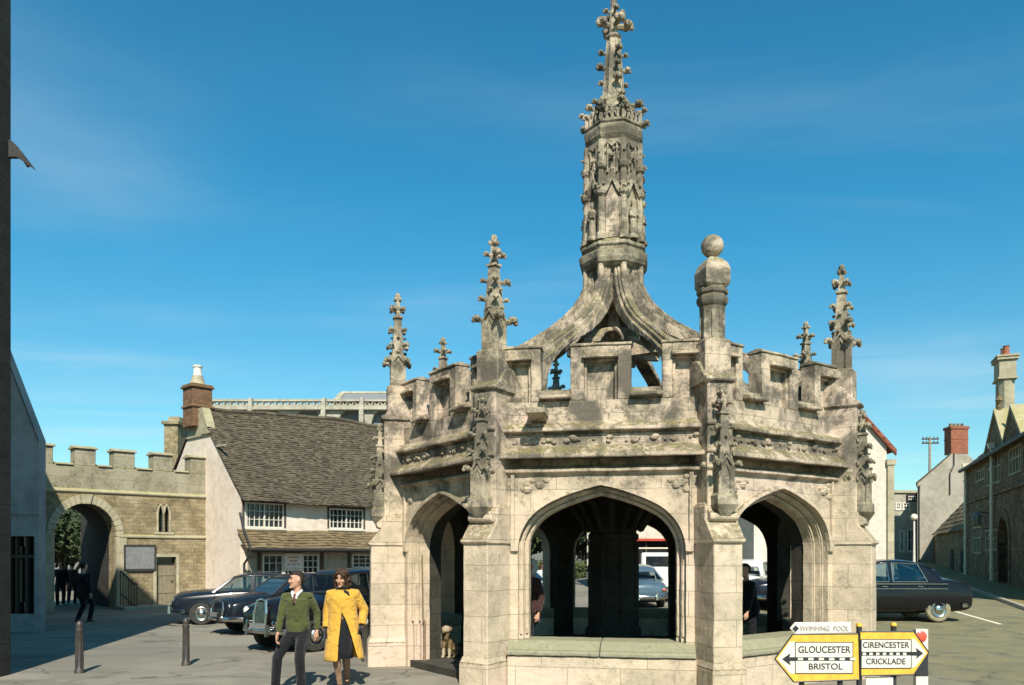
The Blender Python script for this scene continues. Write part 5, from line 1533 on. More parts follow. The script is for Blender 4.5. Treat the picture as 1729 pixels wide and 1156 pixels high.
car('saloon_car', 'slate blue saloon parked nearest the cottage gable, farthest from the couple', carloc((-9.55, 22.6), HF, 2.1), HF, M['blue_car'], saloon50, GRP, .94, M['bpaint'])
car('saloon_car', 'black saloon with dusty pale tyres parked side-on right of the cross', (12.58-2.32, 22.5, gz(12, 22.5)), R(179), M['black_car'], longback)
rc = car('estate_car', 'dark car with roof rack mostly hidden behind the black saloon', (9.6, 25.6, gz(9.6, 25.6)), R(180), M['navy_car'], saloon50)
rk = MB(); 
for y in (-.5, -.25, 0, .25, .5): rk.tube([(-1.1, y, 1.62), (.35, y, 1.64)], .018, 5)
for x in (-1.1, -.6, -.1, .35): rk.tube([(x, -.55, 1.63), (x, .55, 1.63)], .018, 5)
for x in (-.9, .15):
    for y in (-.55, .55): rk.tube([(x, y, 1.40), (x, y, 1.63)], .02, 5)
tag(rk.build('roof_rack', M['iron'], rc))
car('saloon_car', 'white saloon seen from the rear through the right arch', (8.35, 28.2, gz(8.35, 28.2)), R(62), M['white_car'], saloon50)
car('saloon_car', 'blue-grey saloon partly seen through front arch beside the central pillar', (4.28, 29.0, gz(4, 29)), R(97), M['grey_car'], saloon50)
car('saloon_car', 'pale blue saloon glimpsed past the left jamb of front arch', (-.85, 26.5, 0), R(150), M['grey_car'], upright)
# --- small white delivery truck
tr = thing('delivery_truck', 'small white open truck with cream rails seen through front arch', 'truck', (5.75, 31, gz(5.75, 31)), R(75))
mb = MB(); mb.box(-2.0, .5, -.85, .85, .55, .68); mb.box(-2.05, -2.0, -.85, .85, .55, 1.25); mb.box(-2.0, .5, -.88, -.85, .6, 1.2); mb.box(-2.0, .5, .85, .88, .6, 1.2); mb.build('cargo_bed', M['white_car'], tr, bevel=.01)
mb = MB(); mb.prism([(.55, .4), (2.1, .4), (2.15, .9), (1.75, 1.1), (1.45, 1.75), (.55, 1.8)], -.8, .8); mb.build('cab', M['white_car'], tr, bevel=.06)
mb = MB(); mb.box(.53, .546, -.6, .6, 1.25, 1.65); mb.build('cab_window', M['pane'], tr)
mb = MB()
for y in (-.84, .84): mb.tube([(-1.98, y, 1.2), (-1.98, y, 1.95), (.4, y, 1.95)], .03, 6)
mb.tube([(-1.98, -.84, 1.95), (-1.98, .84, 1.95)], .03, 6); mb.build('rail', M['cpaint'], tr)
for x in (-1.3, 1.35):
    for sg in (-1, 1): wheel(tr, x, sg*.72, .34, M['tyre'], sg)
# ================================================================== bollards
def bollard(label, px, py, h, mat, group='bollards in front of the parked cars', top=None):
    d = CAMH*F/(py-935)
    t = thing('bollard', label, 'bollard', ((px-864.5)/F*d, d, 0), 0, group)
    mb = MB()
    mb.lathe([(.078, -.05), (.078, .05), (.060, .08), (.055, h*.45), (.05, h*.78), (.062, h*.80), (.062, h*.84), (.047, h*.86)], 16)
    for k in range(8):
        a = k*PI/4; mb.tube([(.056*math.cos(a), .056*math.sin(a), .1), (.048*math.cos(a), .048*math.sin(a), h*.77)], .013, 5)
    mb.build('post', mat, t, smooth=40)
    mb = MB(); mb.lathe([(.044, h*.855), (.053, h*.90), (.047, h*.95), (.03, h*.985), (.01, h)], 16); mb.build('cap', top or mat, t, smooth=50)
bollard('dark iron bollard standing at the edge of building shadow, left of other bollards', 134, 1136, .86, M['boll'])
bollard('dark iron bollard in sunlight before the blue saloon wheel', 314, 1123, .84, M['boll'])
bollard('pale-capped bollard beside the cross pier behind the woman in yellow', 617, 1116, .80, M['boll'], top=M['wpaint'])
# ================================================================== direction sign
SDp = 8.8; k = SDp/F
sgn = thing('direction_sign', 'yellow two-armed road direction sign on black posts in front of the cross', 'road sign', ((1443-864.5)*k, SDp, gz(4, SDp)))
lx = lambda px: (px-1443)*k
lz = lambda py: CAMH+(935-py)*k
def outline(mb, pts, r):
    q = [Vector((lx(a), 0, lz(b))) for a, b in pts]
    for a, b in zip(q, q[1:]+q[:1]): mb.tube([a, b], r, 6)
def board(pts, inner, arrow, y):
    mb = MB(); mb.prism([(lx(a), lz(b)) for a, b in pts], y, y+.02)
    bo = mb.build('sign_arm', M['ypaint'], sgn)
    mb = MB(); mb.M = Matrix.Translation((0, y+.005, 0)); outline(mb, pts, .009); mb.build('edge_trim', M['bpaint'], bo)
    mb = MB(); mb.prism([(lx(a), lz(b)) for a, b in arrow], y-.003, y-.0005); mb.build('arrow_field', M['wpaint'], bo)
    a, b, c, d = inner
    mb = MB(); mb.box(lx(a), lx(b), y-.0065, y-.0035, lz(d), lz(c)); mb.build('panel', M['wpaint'], bo)
    mb = MB(); mb.M = Matrix.Translation((0, y-.006, 0)); outline(mb, [(a, c), (b, c), (b, d), (a, d)], .0045); mb.build('panel_border', M['bpaint'], bo)
    return bo
def dark(pts, y, bo, name='arrow'):
    mb = MB(); mb.prism([(lx(a), lz(b)) for a, b in pts], y-.0095, y-.007); return mb.build(name, M['bpaint'], bo)
def text(s, px, py, h, wd, y, bo, mat, name='lettering', off=.010):
    cu = bpy.data.curves.new(name, 'FONT'); cu.body = s; cu.size = 1; cu.extrude = .002; cu.align_x = 'CENTER'; cu.offset = off
    o = bpy.data.objects.new(name, cu); COL.objects.link(o)
    dg = bpy.context.evaluated_depsgraph_get(); dg.update()
    me = bpy.data.meshes.new_from_object(o.evaluated_get(dg)); bpy.data.objects.remove(o)
    xs_ = [v.co.x for v in me.vertices]; ys_ = [v.co.y for v in me.vertices]
    sx_ = wd*k/(max(xs_)-min(xs_)); sy_ = h*k/(max(ys_)-min(ys_))
    cxm_ = (max(xs_)+min(xs_))/2; cym_ = (max(ys_)+min(ys_))/2
    for v in me.vertices: v.co = Vector((lx(px)+(v.co.x-cxm_)*sx_, y-.010+v.co.z*.5, lz(py)+(v.co.y-cym_)*sy_))
    me.materials.clear(); me.materials.append(mat)
    q = bpy.data.objects.new(name, me); COL.objects.link(q); q.parent = bo; return q
LB_ = [(1308, 1112), (1338, 1071), (1449, 1070), (1451, 1147), (1340, 1151)]
bo = board(LB_, (1342, 1439, 1084, 1136), [(1312, 1112), (1333, 1083), (1342, 1083), (1342, 1137), (1334, 1137)], -.01)
dark([(1320, 1112), (1334, 1102), (1332, 1109), (1439, 1109), (1439, 1115), (1332, 1115), (1334, 1122)], -.01, bo)
mb = MB()
for i in range(6): x = 1346+i*17.6; mb.box(lx(x), lx(x+8.8), -.0215, -.0198, lz(1114), lz(1110))
mb.build('white_dash', M['wpaint'], bo)
text('GLOUCESTER', 1391, 1096, 11.5, 88, -.01, bo, M['bpaint']); text('BRISTOL', 1393, 1124.5, 10.5, 57, -.01, bo, M['bpaint'])
RB_ = [(1450, 1066), (1541, 1066), (1566, 1101), (1541, 1138), (1452, 1140)]
bo = board(RB_, (1452, 1536, 1079, 1127), [(1536, 1078), (1542, 1078), (1562, 1101), (1543, 1125), (1536, 1127)], -.028)
dark([(1556, 1102), (1544, 1093), (1546, 1099.5), (1452, 1099.5), (1452, 1106), (1546, 1105.5), (1544, 1111)], -.028, bo)
mb = MB()
for i in range(7): x = 1454+i*11.3; mb.box(lx(x), lx(x+5.6), -.0395, -.0378, lz(1105), lz(1101))
mb.build('white_dash', M['wpaint'], bo)
text('CIRENCESTER', 1493.5, 1088, 10, 78, -.028, bo, M['bpaint']); text('CRICKLADE', 1493, 1115.5, 10, 66, -.028, bo, M['bpaint'])
PB = [(1334, 1060.5), (1342, 1051), (1435, 1050.5), (1436, 1067), (1343, 1069.5)]
mb = MB(); mb.prism([(lx(a), lz(b)) for a, b in PB], -.012, .006); bo = mb.build('pool_arm', M['wpaint'], sgn)
mb = MB(); mb.M = Matrix.Translation((0, -.006, 0)); outline(mb, PB, .005); mb.build('edge_trim', M['cpaint'], bo)
dark([(1337, 1060.5), (1342.5, 1055), (1348, 1060.5), (1342.5, 1066)], -.012, bo)
M['faint'] = plain('faded_letters', (.45, .38, .36), None, .7)
text('SWIMMING  POOL', 1391, 1060, 8.2, 82, -.012, bo, M['faint'], off=0)
for px, top_ in ((1453.5, 1058), (1512, 1057), (1356, 1100), (1421, 1100)):
    mb = MB(); x = lx(px); mb.tube([(x, .045, -.1), (x, .045, lz(top_))], .030, 10); po = mb.build('post', M['bpaint'], sgn, smooth=40)
    if px > 1430: mb = MB(); mb.lathe([(.034, lz(top_)), (.036, lz(top_-2)), (.03, lz(top_-5)), (.01, lz(top_-6))], 10, (x, .045)); mb.build('post_cap', M['ypaint'], po, smooth=40)
mb = MB(); mb.box(lx(1462), lx(1508), .0, .012, lz(1157), lz(1143)); mb.build('lower_plate', M['wpaint'], sgn)
# ================================================================== marker post
d = 9.1; kk = d/F
mp_ = thing('marker_post', 'black and white banded marker post with round red reflector beside yellow sign', 'marker post', ((1555.5-864.5)*kk, d, 0))
q = lambda py: CAMH+(935-py)*kk
mb = MB()
for (a, b), mi in zip(((1300, 1141.5), (1141, 1101.5), (1101, 1062)), (1, 0, 1)):
    mb.mi = mi; mb.box(-10*kk, 10*kk, -.02, .05, q(a), q(b))
mb.build('banded_post', [M['bpaint'], M['wpaint']], mp_)
mb = MB(); mb.M = Matrix.Translation((-2*kk, -.02, q(1074))) @ Matrix.Rotation(PI/2, 4, 'X'); mb.lathe([(9.2*kk, 0), (9.2*kk, .012), (7.5*kk, .02), (.01, .024)], 24); mb.build('reflector', M['red'], mp_, smooth=40)
# ================================================================== pipe by the doorway and a dog
pp = thing('pipe', 'thin pale pipe standing against jamb of the left archway', 'pipe', (0, 0, 0))
jb = bphi(7); n_ = Vector((math.sin(jb), -math.cos(jb), 0)); t_ = Vector((math.cos(jb), math.sin(jb), 0))
pl_ = Vector((CX, CY, 0))+n_*(AP-.22)+t_*(-.98)
pp.location = pl_
mb = MB(); mb.tube([(0, 0, .0), (0, 0, .78), (-.02, -.01, .82)], .024, 8); mb.tube([(-.02, -.01, .80), (-.04, -.02, 1.95)], .013, 7); mb.build('pipe', M['wood'], pp, smooth=40)
# ================================================================== people.  local: facing -y, left hand at +x
def ik(a, c, l1, l2, hint):
    a = Vector(a); c = Vector(c); d = c-a; L = min(d.length, (l1+l2)*.999); d.normalize(); c = a+d*L
    x = (l1*l1-l2*l2+L*L)/(2*L); h = math.sqrt(max(0, l1*l1-x*x))
    hv = Vector(hint); hv = (hv-d*hv.dot(d)).normalized()
    return a+d*x+hv*h, c
def ering(c, rx, ry, n=18, yaw=0, sq=2.3):
    out = []
    for k in range(n):
        t = 2*PI*k/n; ct, st = math.cos(t), math.sin(t)
        x = rx*abs(ct)**(2/sq)*(1 if ct > 0 else -1); y = ry*abs(st)**(2/sq)*(1 if st > 0 else -1)
        out.append((c[0]+x*math.cos(yaw)-y*math.sin(yaw), c[1]+x*math.sin(yaw)+y*math.cos(yaw), c[2]))
    return out
HEAD = [(-.118, -.070, -.030, .022), (-.108, -.086, -.01, .038), (-.088, -.090, .03, .050), (-.060, -.092, .062, .060), (-.03, -.092, .082, .067), (0, -.090, .094, .072), (.02, -.087, .098, .074), (.04, -.092, .10, .0745), (.065, -.086, .098, .073), (.09, -.07, .088, .064), (.108, -.045, .066, .048), (.119, -.01, .03, .02)]
def head_mesh(mb, Mh):
    Mo = mb.M; mb.M = Mo @ Mh
    mb.rings([ering((0, (f_+b)/2, z), w_, (b-f_)/2, 20) for z, f_, b, w_ in HEAD])
    mb.tube([(0, -.088, .03), (0, -.100, .0), (0, -.114, -.022), (0, -.09, -.034)], [.009, .011, .016, .012], 8)      # nose
    mb.ball((0, -.088, -.104), .022, 8, 5)                                                                       # chin
    for s in (-1, 1):
        mb.ball((s*.076, .012, -.005), .03, 8, 6, (.35, .7, 1.1))                                                # ears
        mb.ball((s*.036, -.074, -.022), .03, 8, 5, (1, .6, .8)); mb.ball((s*.033, -.082, .042), .022, 8, 4, (1.2, .6, .45))
    mb.M = Mo
def hand_mesh(mb, wr, dirv, palm, s=1.0, curl=.5, thumb=1):
    """dirv: forearm direction, palm: palm normal (towards the thigh)"""
    d = Vector(dirv).normalized(); p = Vector(palm); p = (p-d*p.dot(d)).normalized(); t = d.cross(p)*thumb          # t: towards the thumb side
    w_ = Vector(wr)
    L = .095*s
    mb.tube([w_-d*.02, w_+d*.02, w_+d*L*.6, w_+d*L], [.024*s, .028*s, .036*s, .036*s], 10, asp=.55, up=p)
    for i, (o, ln) in enumerate(((.030, .075), (.010, .085), (-.011, .078), (-.031, .060))):
        b = w_+d*L*.95+t*o*s
        c1 = curl*(1+.15*i)
        q1 = b+(d*math.cos(c1*.5)+p*math.sin(c1*.5))*ln*.45*s
        q2 = q1+(d*math.cos(c1*1.1)+p*math.sin(c1*1.1))*ln*.32*s
        q3 = q2+(d*math.cos(c1*1.7)+p*math.sin(c1*1.7))*ln*.25*s
        mb.tube([b-d*.015, b, q1, q2, q3], [.011*s, .0105*s, .010*s, .009*s, .0075*s], 8, round_ends=True)
    b = w_+d*.03*s+t*.03*s
    q1 = b+(d*.7+t*.7)*.035*s; q2 = q1+(d*.95+t*.1+p*.3)*.03*s; q3 = q2+(d*.9+p*.4)*.022*s
    mb.tube([b-t*.02, b, q1, q2, q3], [.015*s, .014*s, .012*s, .011*s, .009*s], 8, round_ends=True)

def person(name, label, loc, rot, S, P, vox=.008, group=None):
    """P: pose and clothes"""
    t = thing('person', label, 'person', loc, rot, group); t.scale = (S, S, S)
    lean = Vector(P.get('lean', (0, 0, 0)))
    pel = Vector((0, 0, .93))+Vector(P.get('pel', (0, 0, 0)))
    chest = pel+Vector((0, 0, .36))+lean*.6
    neck = pel+Vector((0, .005, .545))+lean
    hd = neck+Vector((0, -.025, .165))+Vector(P.get('headoff', (0, 0, 0)))
    shw = P.get('shw', .185)
    yaw = R(P.get('syaw', 0))
    cy_, sy_ = math.cos(yaw), math.sin(yaw)
    sh = {s: neck+Vector((s*shw*cy_, s*shw*sy_, -.072)) for s in (-1, 1)}
    hip = {s: pel+Vector((s*.085, 0, -.03)) for s in (-1, 1)}
    el, wr, kn, an = {}, {}, {}, {}
    for s, k in ((-1, 'R'), (1, 'L')):
        el[s], wr[s] = ik(sh[s], sh[s]+Vector(P['hand'+k]), .29, .26, P.get('elb'+k, (s*.4, 1, 0)))
        kn[s], an[s] = ik(hip[s], Vector(P['foot'+k])+Vector((0, 0, .085)), .43, .43, P.get('kne'+k, (s*.1, -1, 0)))
    Mh = Matrix.Translation(hd) @ Matrix.Rotation(R(P.get('turn', 0)), 4, 'Z') @ Matrix.Rotation(R(P.get('nod', 0)), 4, 'X') @ Matrix.Rotation(R(P.get('roll', 0)), 4, 'Y')
    female = P.get('female', False)
    # ---- body: one surface
    mb = MB()
    def trunk(g, top=True):
        sec = [(pel+Vector((0, .01, -.10)), .15, .10), (pel+Vector((0, .01, -.03)), .168, .112), (pel+Vector((0, .01, .05)), .160, .108), (pel+Vector((0, 0, .14)), .138 if female else .148, .096), (pel.lerp(chest, .65), .148, .102), (chest, .165, .112), (chest+Vector((0, 0, .07))+lean*.2, .172, .108), (neck+Vector((0, .01, -.09)), .128, .085), (neck+Vector((0, .01, -.035)), .085, .062)]
        return [ering(c, a+g, b+g, 20, yaw*min(1, i/5)) for i, (c, a, b) in enumerate(sec)]
    mb.rings(trunk(-.022))
    mb.tube([neck+Vector((0, .012, -.07)), neck+Vector((0, .012, -.01)), neck+Vector((0, .0, .06)), hd+Vector((0, .015, -.06))], [.065, .056, .054, .055], 12)
    head_mesh(mb, Mh)
    for s, k in ((-1, 'R'), (1, 'L')):
        mb.tube([neck+Vector((s*.06*cy_, s*.06*sy_, -.065)), sh[s], sh[s].lerp(el[s], .5), el[s], el[s].lerp(wr[s], .35), wr[s]], [.055, .052, .044, .037, .036, .026], 10, round_ends=True)
        hand_mesh(mb, wr[s], (wr[s]-el[s]), P.get('palm'+k, (-s, 0, 0)), P.get('hs', 1.0), P.get('curl'+k, .55), P.get('th'+k, -s if True else 1))
        mb.tube([hip[s]+Vector((0, 0, .05)), hip[s], hip[s].lerp(kn[s], .5), kn[s], kn[s].lerp(an[s], .3), kn[s].lerp(an[s], .75), an[s], an[s]+Vector((0, 0, -.03))], [.066, .068, .058, .048, .050, .038, .033, .034], 12)
        f = Vector((math.sin(R(P.get('toe'+k, s*8))), -math.cos(R(P.get('toe'+k, s*8))), 0))
        up_ = P.get('heel'+k, 0)
        a0 = an[s]+Vector((0, 0, -.06))
        mb.tube([a0-f*.045, a0+f*.05+Vector((0, 0, -.0-up_*.3)), a0+f*.15+Vector((0, 0, -.005-up_))], [.035, .036, .026], 10, asp=.75, round_ends=True)
    b = mb.build('body', M['skin'], t)
    remesh(b, vox, 4)
    # ---- face
    if vox < .012:
        for s in (-1, 1):
            mb = MB(); mb.M = Mh; mb.ball((s*.033, -.0845, .022), .012, 8, 5, (1.3, .6, .6)); mb.build('eye', M['eye'], t, smooth=True)
            mb = MB(); mb.M = Mh; mb.tube([(s*.014, -.094, .044), (s*.033, -.095, .05), (s*.054, -.082, .044)], .0055, 6); mb.build('eyebrow', P['hair'], t)
        mb = MB(); mb.M = Mh; mb.tube([(-.024, -.089, -.062), (0, -.098, -.06), (.024, -.089, -.062)], [.005, .009, .005], 6); mb.build('mouth', M['lip'], t)
    # ---- hair
    hs = P.get('hairstyle', 'short')
    mb = MB()
    if hs == 'short':
        mb.rings([ering((0, (f_+b_)/2, z), w_, (b_-f_)/2, 20) for z, f_, b_, w_ in ((-.055, .045, .078, .050), (-.02, .025, .102, .072), (.02, .012, .111, .080), (.05, .0, .113, .081), (.066, -.04, .113, .081), (.078, -.086, .109, .079), (.096, -.098, .10, .074), (.115, -.086, .08, .058), (.130, -.05, .05, .036), (.136, -.02, .03, .02))])
        mb.ball((.015, -.066, .112), .03, 10, 6, (1.5, .9, .7))
    elif hs == 'long':
        mb.rings([ering((0, (f_+b_)/2, z), w_, (b_-f_)/2, 20) for z, f_, b_, w_ in ((-.135, .03, .07, .075), (-.115, .02, .095, .092), (-.08, .01, .115, .10), (-.03, -.01, .122, .10), (.02, -.035, .124, .097), (.06, -.07, .122, .093), (.092, -.088, .11, .084), (.118, -.07, .085, .064), (.138, -.03, .045, .03))])
        for s in (-1, 1): mb.tube([(s*.03, -.085, .10), (s*.066, -.075, .07), (s*.084, -.045, .02), (s*.090, -.035, -.04), (s*.098, -.02, -.09), (s*.09, -.03, -.13)], [.022, .026, .022, .026, .032, .022], 8, round_ends=True)
        for i in range(9):
            a = i/8*PI; mb.ball((.095*math.cos(a), .05+.07*math.sin(a), -.115+.02*math.sin(i*2)), .036, 8, 5); mb.ball((.092*math.cos(a), .03+.09*math.sin(a), -.03+.025*math.sin(i*2.6)), .034, 8, 5); mb.ball((.07*math.cos(a+.2), .01+.09*math.sin(a), .07+.02*math.sin(i*1.7)), .036, 8, 5)
    elif hs == 'scarf':
        mb.rings([ering((0, (f_+b_)/2, z), w_, (b_-f_)/2, 20) for z, f_, b_, w_ in ((-.14, -.05, .07, .06), (-.09, -.02, .105, .082), (-.03, -.01, .118, .09), (.03, -.03, .122, .09), (.07, -.085, .118, .086), (.10, -.09, .10, .074), (.13, -.03, .045, .03))])
    mb.M = Mh
    v = [tuple(Mh @ Vector(q)) for q in mb.v]; mb.v = v
    h = mb.build('hair' if hs != 'scarf' else 'headscarf', P['hair'], t); remesh(h, max(.007, vox), 2)
    # ---- clothes
    def sleeve(mb, s, g, e=1.0):
        w2 = el[s].lerp(wr[s], e)
        mb.tube([neck+Vector((s*.055*cy_, s*.055*sy_, -.07)), sh[s]+Vector((0, 0, -.004)), sh[s].lerp(el[s], .5), el[s], el[s].lerp(w2, .5), w2], [.055+g*.9, .058+g, .052+g, .046+g, .042+g, .034+g], 12)
    out = P['outfit']
    if 'trousers' in out:
        mb = MB()
        mb.rings([ering(pel+Vector((0, .01, z)), a, b_, 20) for z, a, b_ in ((-.16, .12, .095), (-.10, .168, .118), (-.02, .178, .124), (.08, .165, .118))])
        for s, k in ((-1, 'R'), (1, 'L')):
            mb.tube([hip[s]+Vector((0, 0, .03)), hip[s]+Vector((0, 0, -.06)), hip[s].lerp(kn[s], .5), kn[s], kn[s].lerp(an[s], .5), an[s]+Vector((0, 0, -.03))], [.095, .102, .088, .074, .070, .066], 14)
        o = mb.build('trousers', out['trousers'], t); remesh(o, max(.011, vox), 4)
    if 'top' in out:
        mb = MB(); r_ = trunk(.018)
        lo = [ering(pel+Vector((0, .01, out.get('hem', -.05))), .170, .122, 20)]+[q for q in r_ if q[0][2] > pel.z+out.get('hem', -.05)+.02]
        mb.rings(lo[:-1]+[ering(neck+Vector((0, .012, -.045)), .088, .072, 20)])
        for s in (-1, 1): sleeve(mb, s, .008, .93)
        o = mb.build(out.get('topname', 'jumper'), out['top'], t); remesh(o, max(.011, vox), 4)
    if 'rib' in out:
        mb = MB(); z = out.get('hem', -.05)
        mb.rings([ering(pel+Vector((0, .01, z-.01)), .172, .124, 24), ering(pel+Vector((0, .01, z+.045)), .176, .128, 24)]); mb.build('hem_band', out['top'], t, smooth=40)
    if 'zz' in out: pass
    if 'shirt' in out:                                       # v-neck front, collar and tie, lying on the jumper
        mb = MB(); yf = neck.y-.105
        c = Vector((neck.x, neck.y, neck.z))
        q = [c+Vector((-.058, -.075, -.03)), c+Vector((.058, -.075, -.03)), c+Vector((.012, -.137, -.175)), c+Vector((-.012, -.137, -.175))]
        q2 = [v_+Vector((0, .05, 0)) for v_ in q]
        mb.add(q+q2, [(0, 1, 2, 3), (4, 5, 6, 7), (0, 1, 5, 4), (1, 2, 6, 5), (2, 3, 7, 6), (3, 0, 4, 7)]); mb.build('shirt_front', out['shirt'], t)
        for s in (-1, 1):
            mb = MB(); mb.tube([c+Vector((s*.052, .05, .012)), c+Vector((s*.066, -.02, .0)), c+Vector((s*.045, -.075, -.03)), c+Vector((s*.03, -.105, -.085))], [.016, .018, .022, .008], 8); mb.build('collar', out['shirt'], t, smooth=True)
        mb = MB(); mb.tube([c+Vector((0, -.093, -.035)), c+Vector((0, -.115, -.06)), c+Vector((0, -.134, -.11)), c+Vector((0, -.150, -.17))], [.017, .013, .018, .022], 8, asp=.5); mb.build('tie', out['tie'], t, smooth=True)
    if 'skirt' in out:
        mb = MB(); z1 = out['skirtlen']
        ctr = (kn[-1]+kn[1])/2
        mb.rings([ering(pel+Vector((0, .0, .1)), .15, .11, 24), ering(pel+Vector((0, 0, -.06)), .182, .13, 24), ering(pel.lerp(ctr, .6)+Vector((0, 0, 0)), .160, .135, 24), ering(Vector((ctr.x+.02, ctr.y+.03, z1)), .150, .14, 24)], caps=True)
        mb.build('dress', out['skirt'], t, smooth=True)
    if 'coat' in out:
        hem = out['coathem']; op0 = out.get('open', 0); mat = out['coat']
        def oring(c, rx, ry, gap, side=.0, n=40):
            """ring open at the front: gap = half opening angle"""
            o_ = []
            for i in range(n):
                a = -PI/2+gap+side+(2*PI-2*gap)*i/(n-1)
                ct, st = math.cos(a), math.sin(a)
                o_.append(Vector((c[0]+rx*abs(ct)**.87*(1 if ct > 0 else -1), c[1]+ry*abs(st)**.87*(1 if st > 0 else -1), c[2])))
            return o_
        rr = []
        prof = [(neck+Vector((0, .012, .0)), .085, .075, .02), (neck+Vector((0, .012, -.04)), .115, .088, -.01), (neck+Vector((0, .01, -.085)), .19, .118, -.02), (chest+Vector((0, 0, .08)), .212, .142, -.02), (chest, .208, .148, -.02), (chest+Vector((0, 0, -.1)), .205, .15, -.02), (pel+Vector((0, 0, .20)), .208, .152, -.01), (pel+Vector((0, 0, .12)), .214, .157, .06+op0*.2), (pel+Vector((0, 0, -.02)), .226, .165, .14+op0*.6), (pel+Vector((0, -.02, -.2)), .245, .20, .26+op0*.85), (pel+Vector((0, -.03, -.36)), .262, .235, .30+op0), (Vector((pel.x, pel.y-.03, hem)), .275, .26, .33+op0)]
        for i, (c, a, b_, gp2) in enumerate(prof):
            ring = oring(c, a, b_, gp2, out.get('side', 0)*max(0, i-6)/5)
            if i > 6:
                for j, q in enumerate(ring):
                    wv = .010*math.sin(j*.9+i*.35)*(i-6)/5; q.x *= 1+wv; q.y *= 1+wv
                    if out.get('kick') and j < 14: u = (14-j)/14*(i-6)/5; q.x += out['kick'][0]*u; q.y += out['kick'][1]*u; q.z += out['kick'][2]*u
                    if out.get('kickR') and j > 28: u = (j-28)/11*(i-6)/5; q.x += out['kickR'][0]*u; q.y += out['kickR'][1]*u
            rr.append([tuple(q) for q in ring])
        mb = MB(); mb.rings(rr, caps=False, closed=False)
        o = mb.build('coat', mat, t, smooth=True)
        md = o.modifiers.new('s', 'SOLIDIFY'); md.thickness = .014; md.offset = -1
        md = o.modifiers.new('v', 'SUBSURF'); md.levels = 1; md.render_levels = 1; bake_mods(o); o.data.polygons.foreach_set('use_smooth', [True]*len(o.data.polygons))
        for s, k in ((-1, 'R'), (1, 'L')):
            mb = MB(); w2 = el[s].lerp(wr[s], .92)
            mb.tube([neck+Vector((s*.09*cy_, s*.09*sy_, -.075)), sh[s]+Vector((s*.006, 0, -.012)), sh[s].lerp(el[s], .5), el[s], el[s].lerp(w2, .5), w2], [.075, .086, .078, .072, .066, .064], 14, round_ends=False)
            o = mb.build('sleeve', mat, t); remesh(o, max(.012, vox), 4)
        if out.get('neckscarf'):
            mb = MB(); mb.tube([neck+Vector((.085*math.cos(a), .01+.075*math.sin(a)-.012*(math.sin(a) < 0), .004-.012*math.sin(a))) for a in [i*PI/8 for i in range(17)]], .022, 8); mb.tube([neck+Vector((.03, -.085, -.03)), neck+Vector((.08, -.10, -.06)), neck+Vector((.11, -.115, -.11))], [.018, .022, .010], 8); mb.build('scarf', out['neckscarf'], t, smooth=True)
        if out.get('gloves'):
            for s, k in ((-1, 'R'), (1, 'L')):
                mb = MB(); hand_mesh(mb, wr[s], (wr[s]-el[s]), P.get('palm'+k, (-s, 0, 0)), 1.10, P.get('curl'+k, .55), P.get('th'+k, -s)); mb.tube([el[s].lerp(wr[s], .85), wr[s]], [.034, .034], 10)
                o = mb.build('glove', out['gloves'], t); remesh(o, .008, 3)
    if 'stocking' in out:
        for s, k in ((-1, 'R'), (1, 'L')):
            mb = MB(); mb.tube([kn[s]+Vector((0, 0, .10)), kn[s], kn[s].lerp(an[s], .3), kn[s].lerp(an[s], .75), an[s], an[s]+Vector((0, 0, -.05))], [.062, .058, .059, .045, .04, .041], 12); mb.build('stocking', out['stocking'], t, smooth=True)
    for s, k in ((-1, 'R'), (1, 'L')):
        f = Vector((math.sin(R(P.get('toe'+k, s*8))), -math.cos(R(P.get('toe'+k, s*8))), 0)); up_ = P.get('heel'+k, 0)
        a0 = an[s]+Vector((0, 0, -.062)); mb = MB()
        mb.tube([a0-f*.06, a0+f*.04+Vector((0, 0, .004-up_*.3)), a0+f*.12+Vector((0, 0, -.004-up_*.8)), a0+f*.17+Vector((0, 0, -.008-up_))], [.040, .042, .040, .032], 12, asp=.66, round_ends=True)
        mb.tube([a0-f*.055+Vector((0, 0, .01)), a0-f*.02+Vector((0, 0, .03))], [.038, .044], 10)
        mb.box(-.03+a0.x-f.x*.06, .03+a0.x-f.x*.06, -.03+a0.y-f.y*.06, .03+a0.y-f.y*.06, max(a0.z-.028, -.0), a0.z)
        mb.build('shoe', M['shoe'], t, smooth=50)
    return t
Z3 = (0, 0, 0)
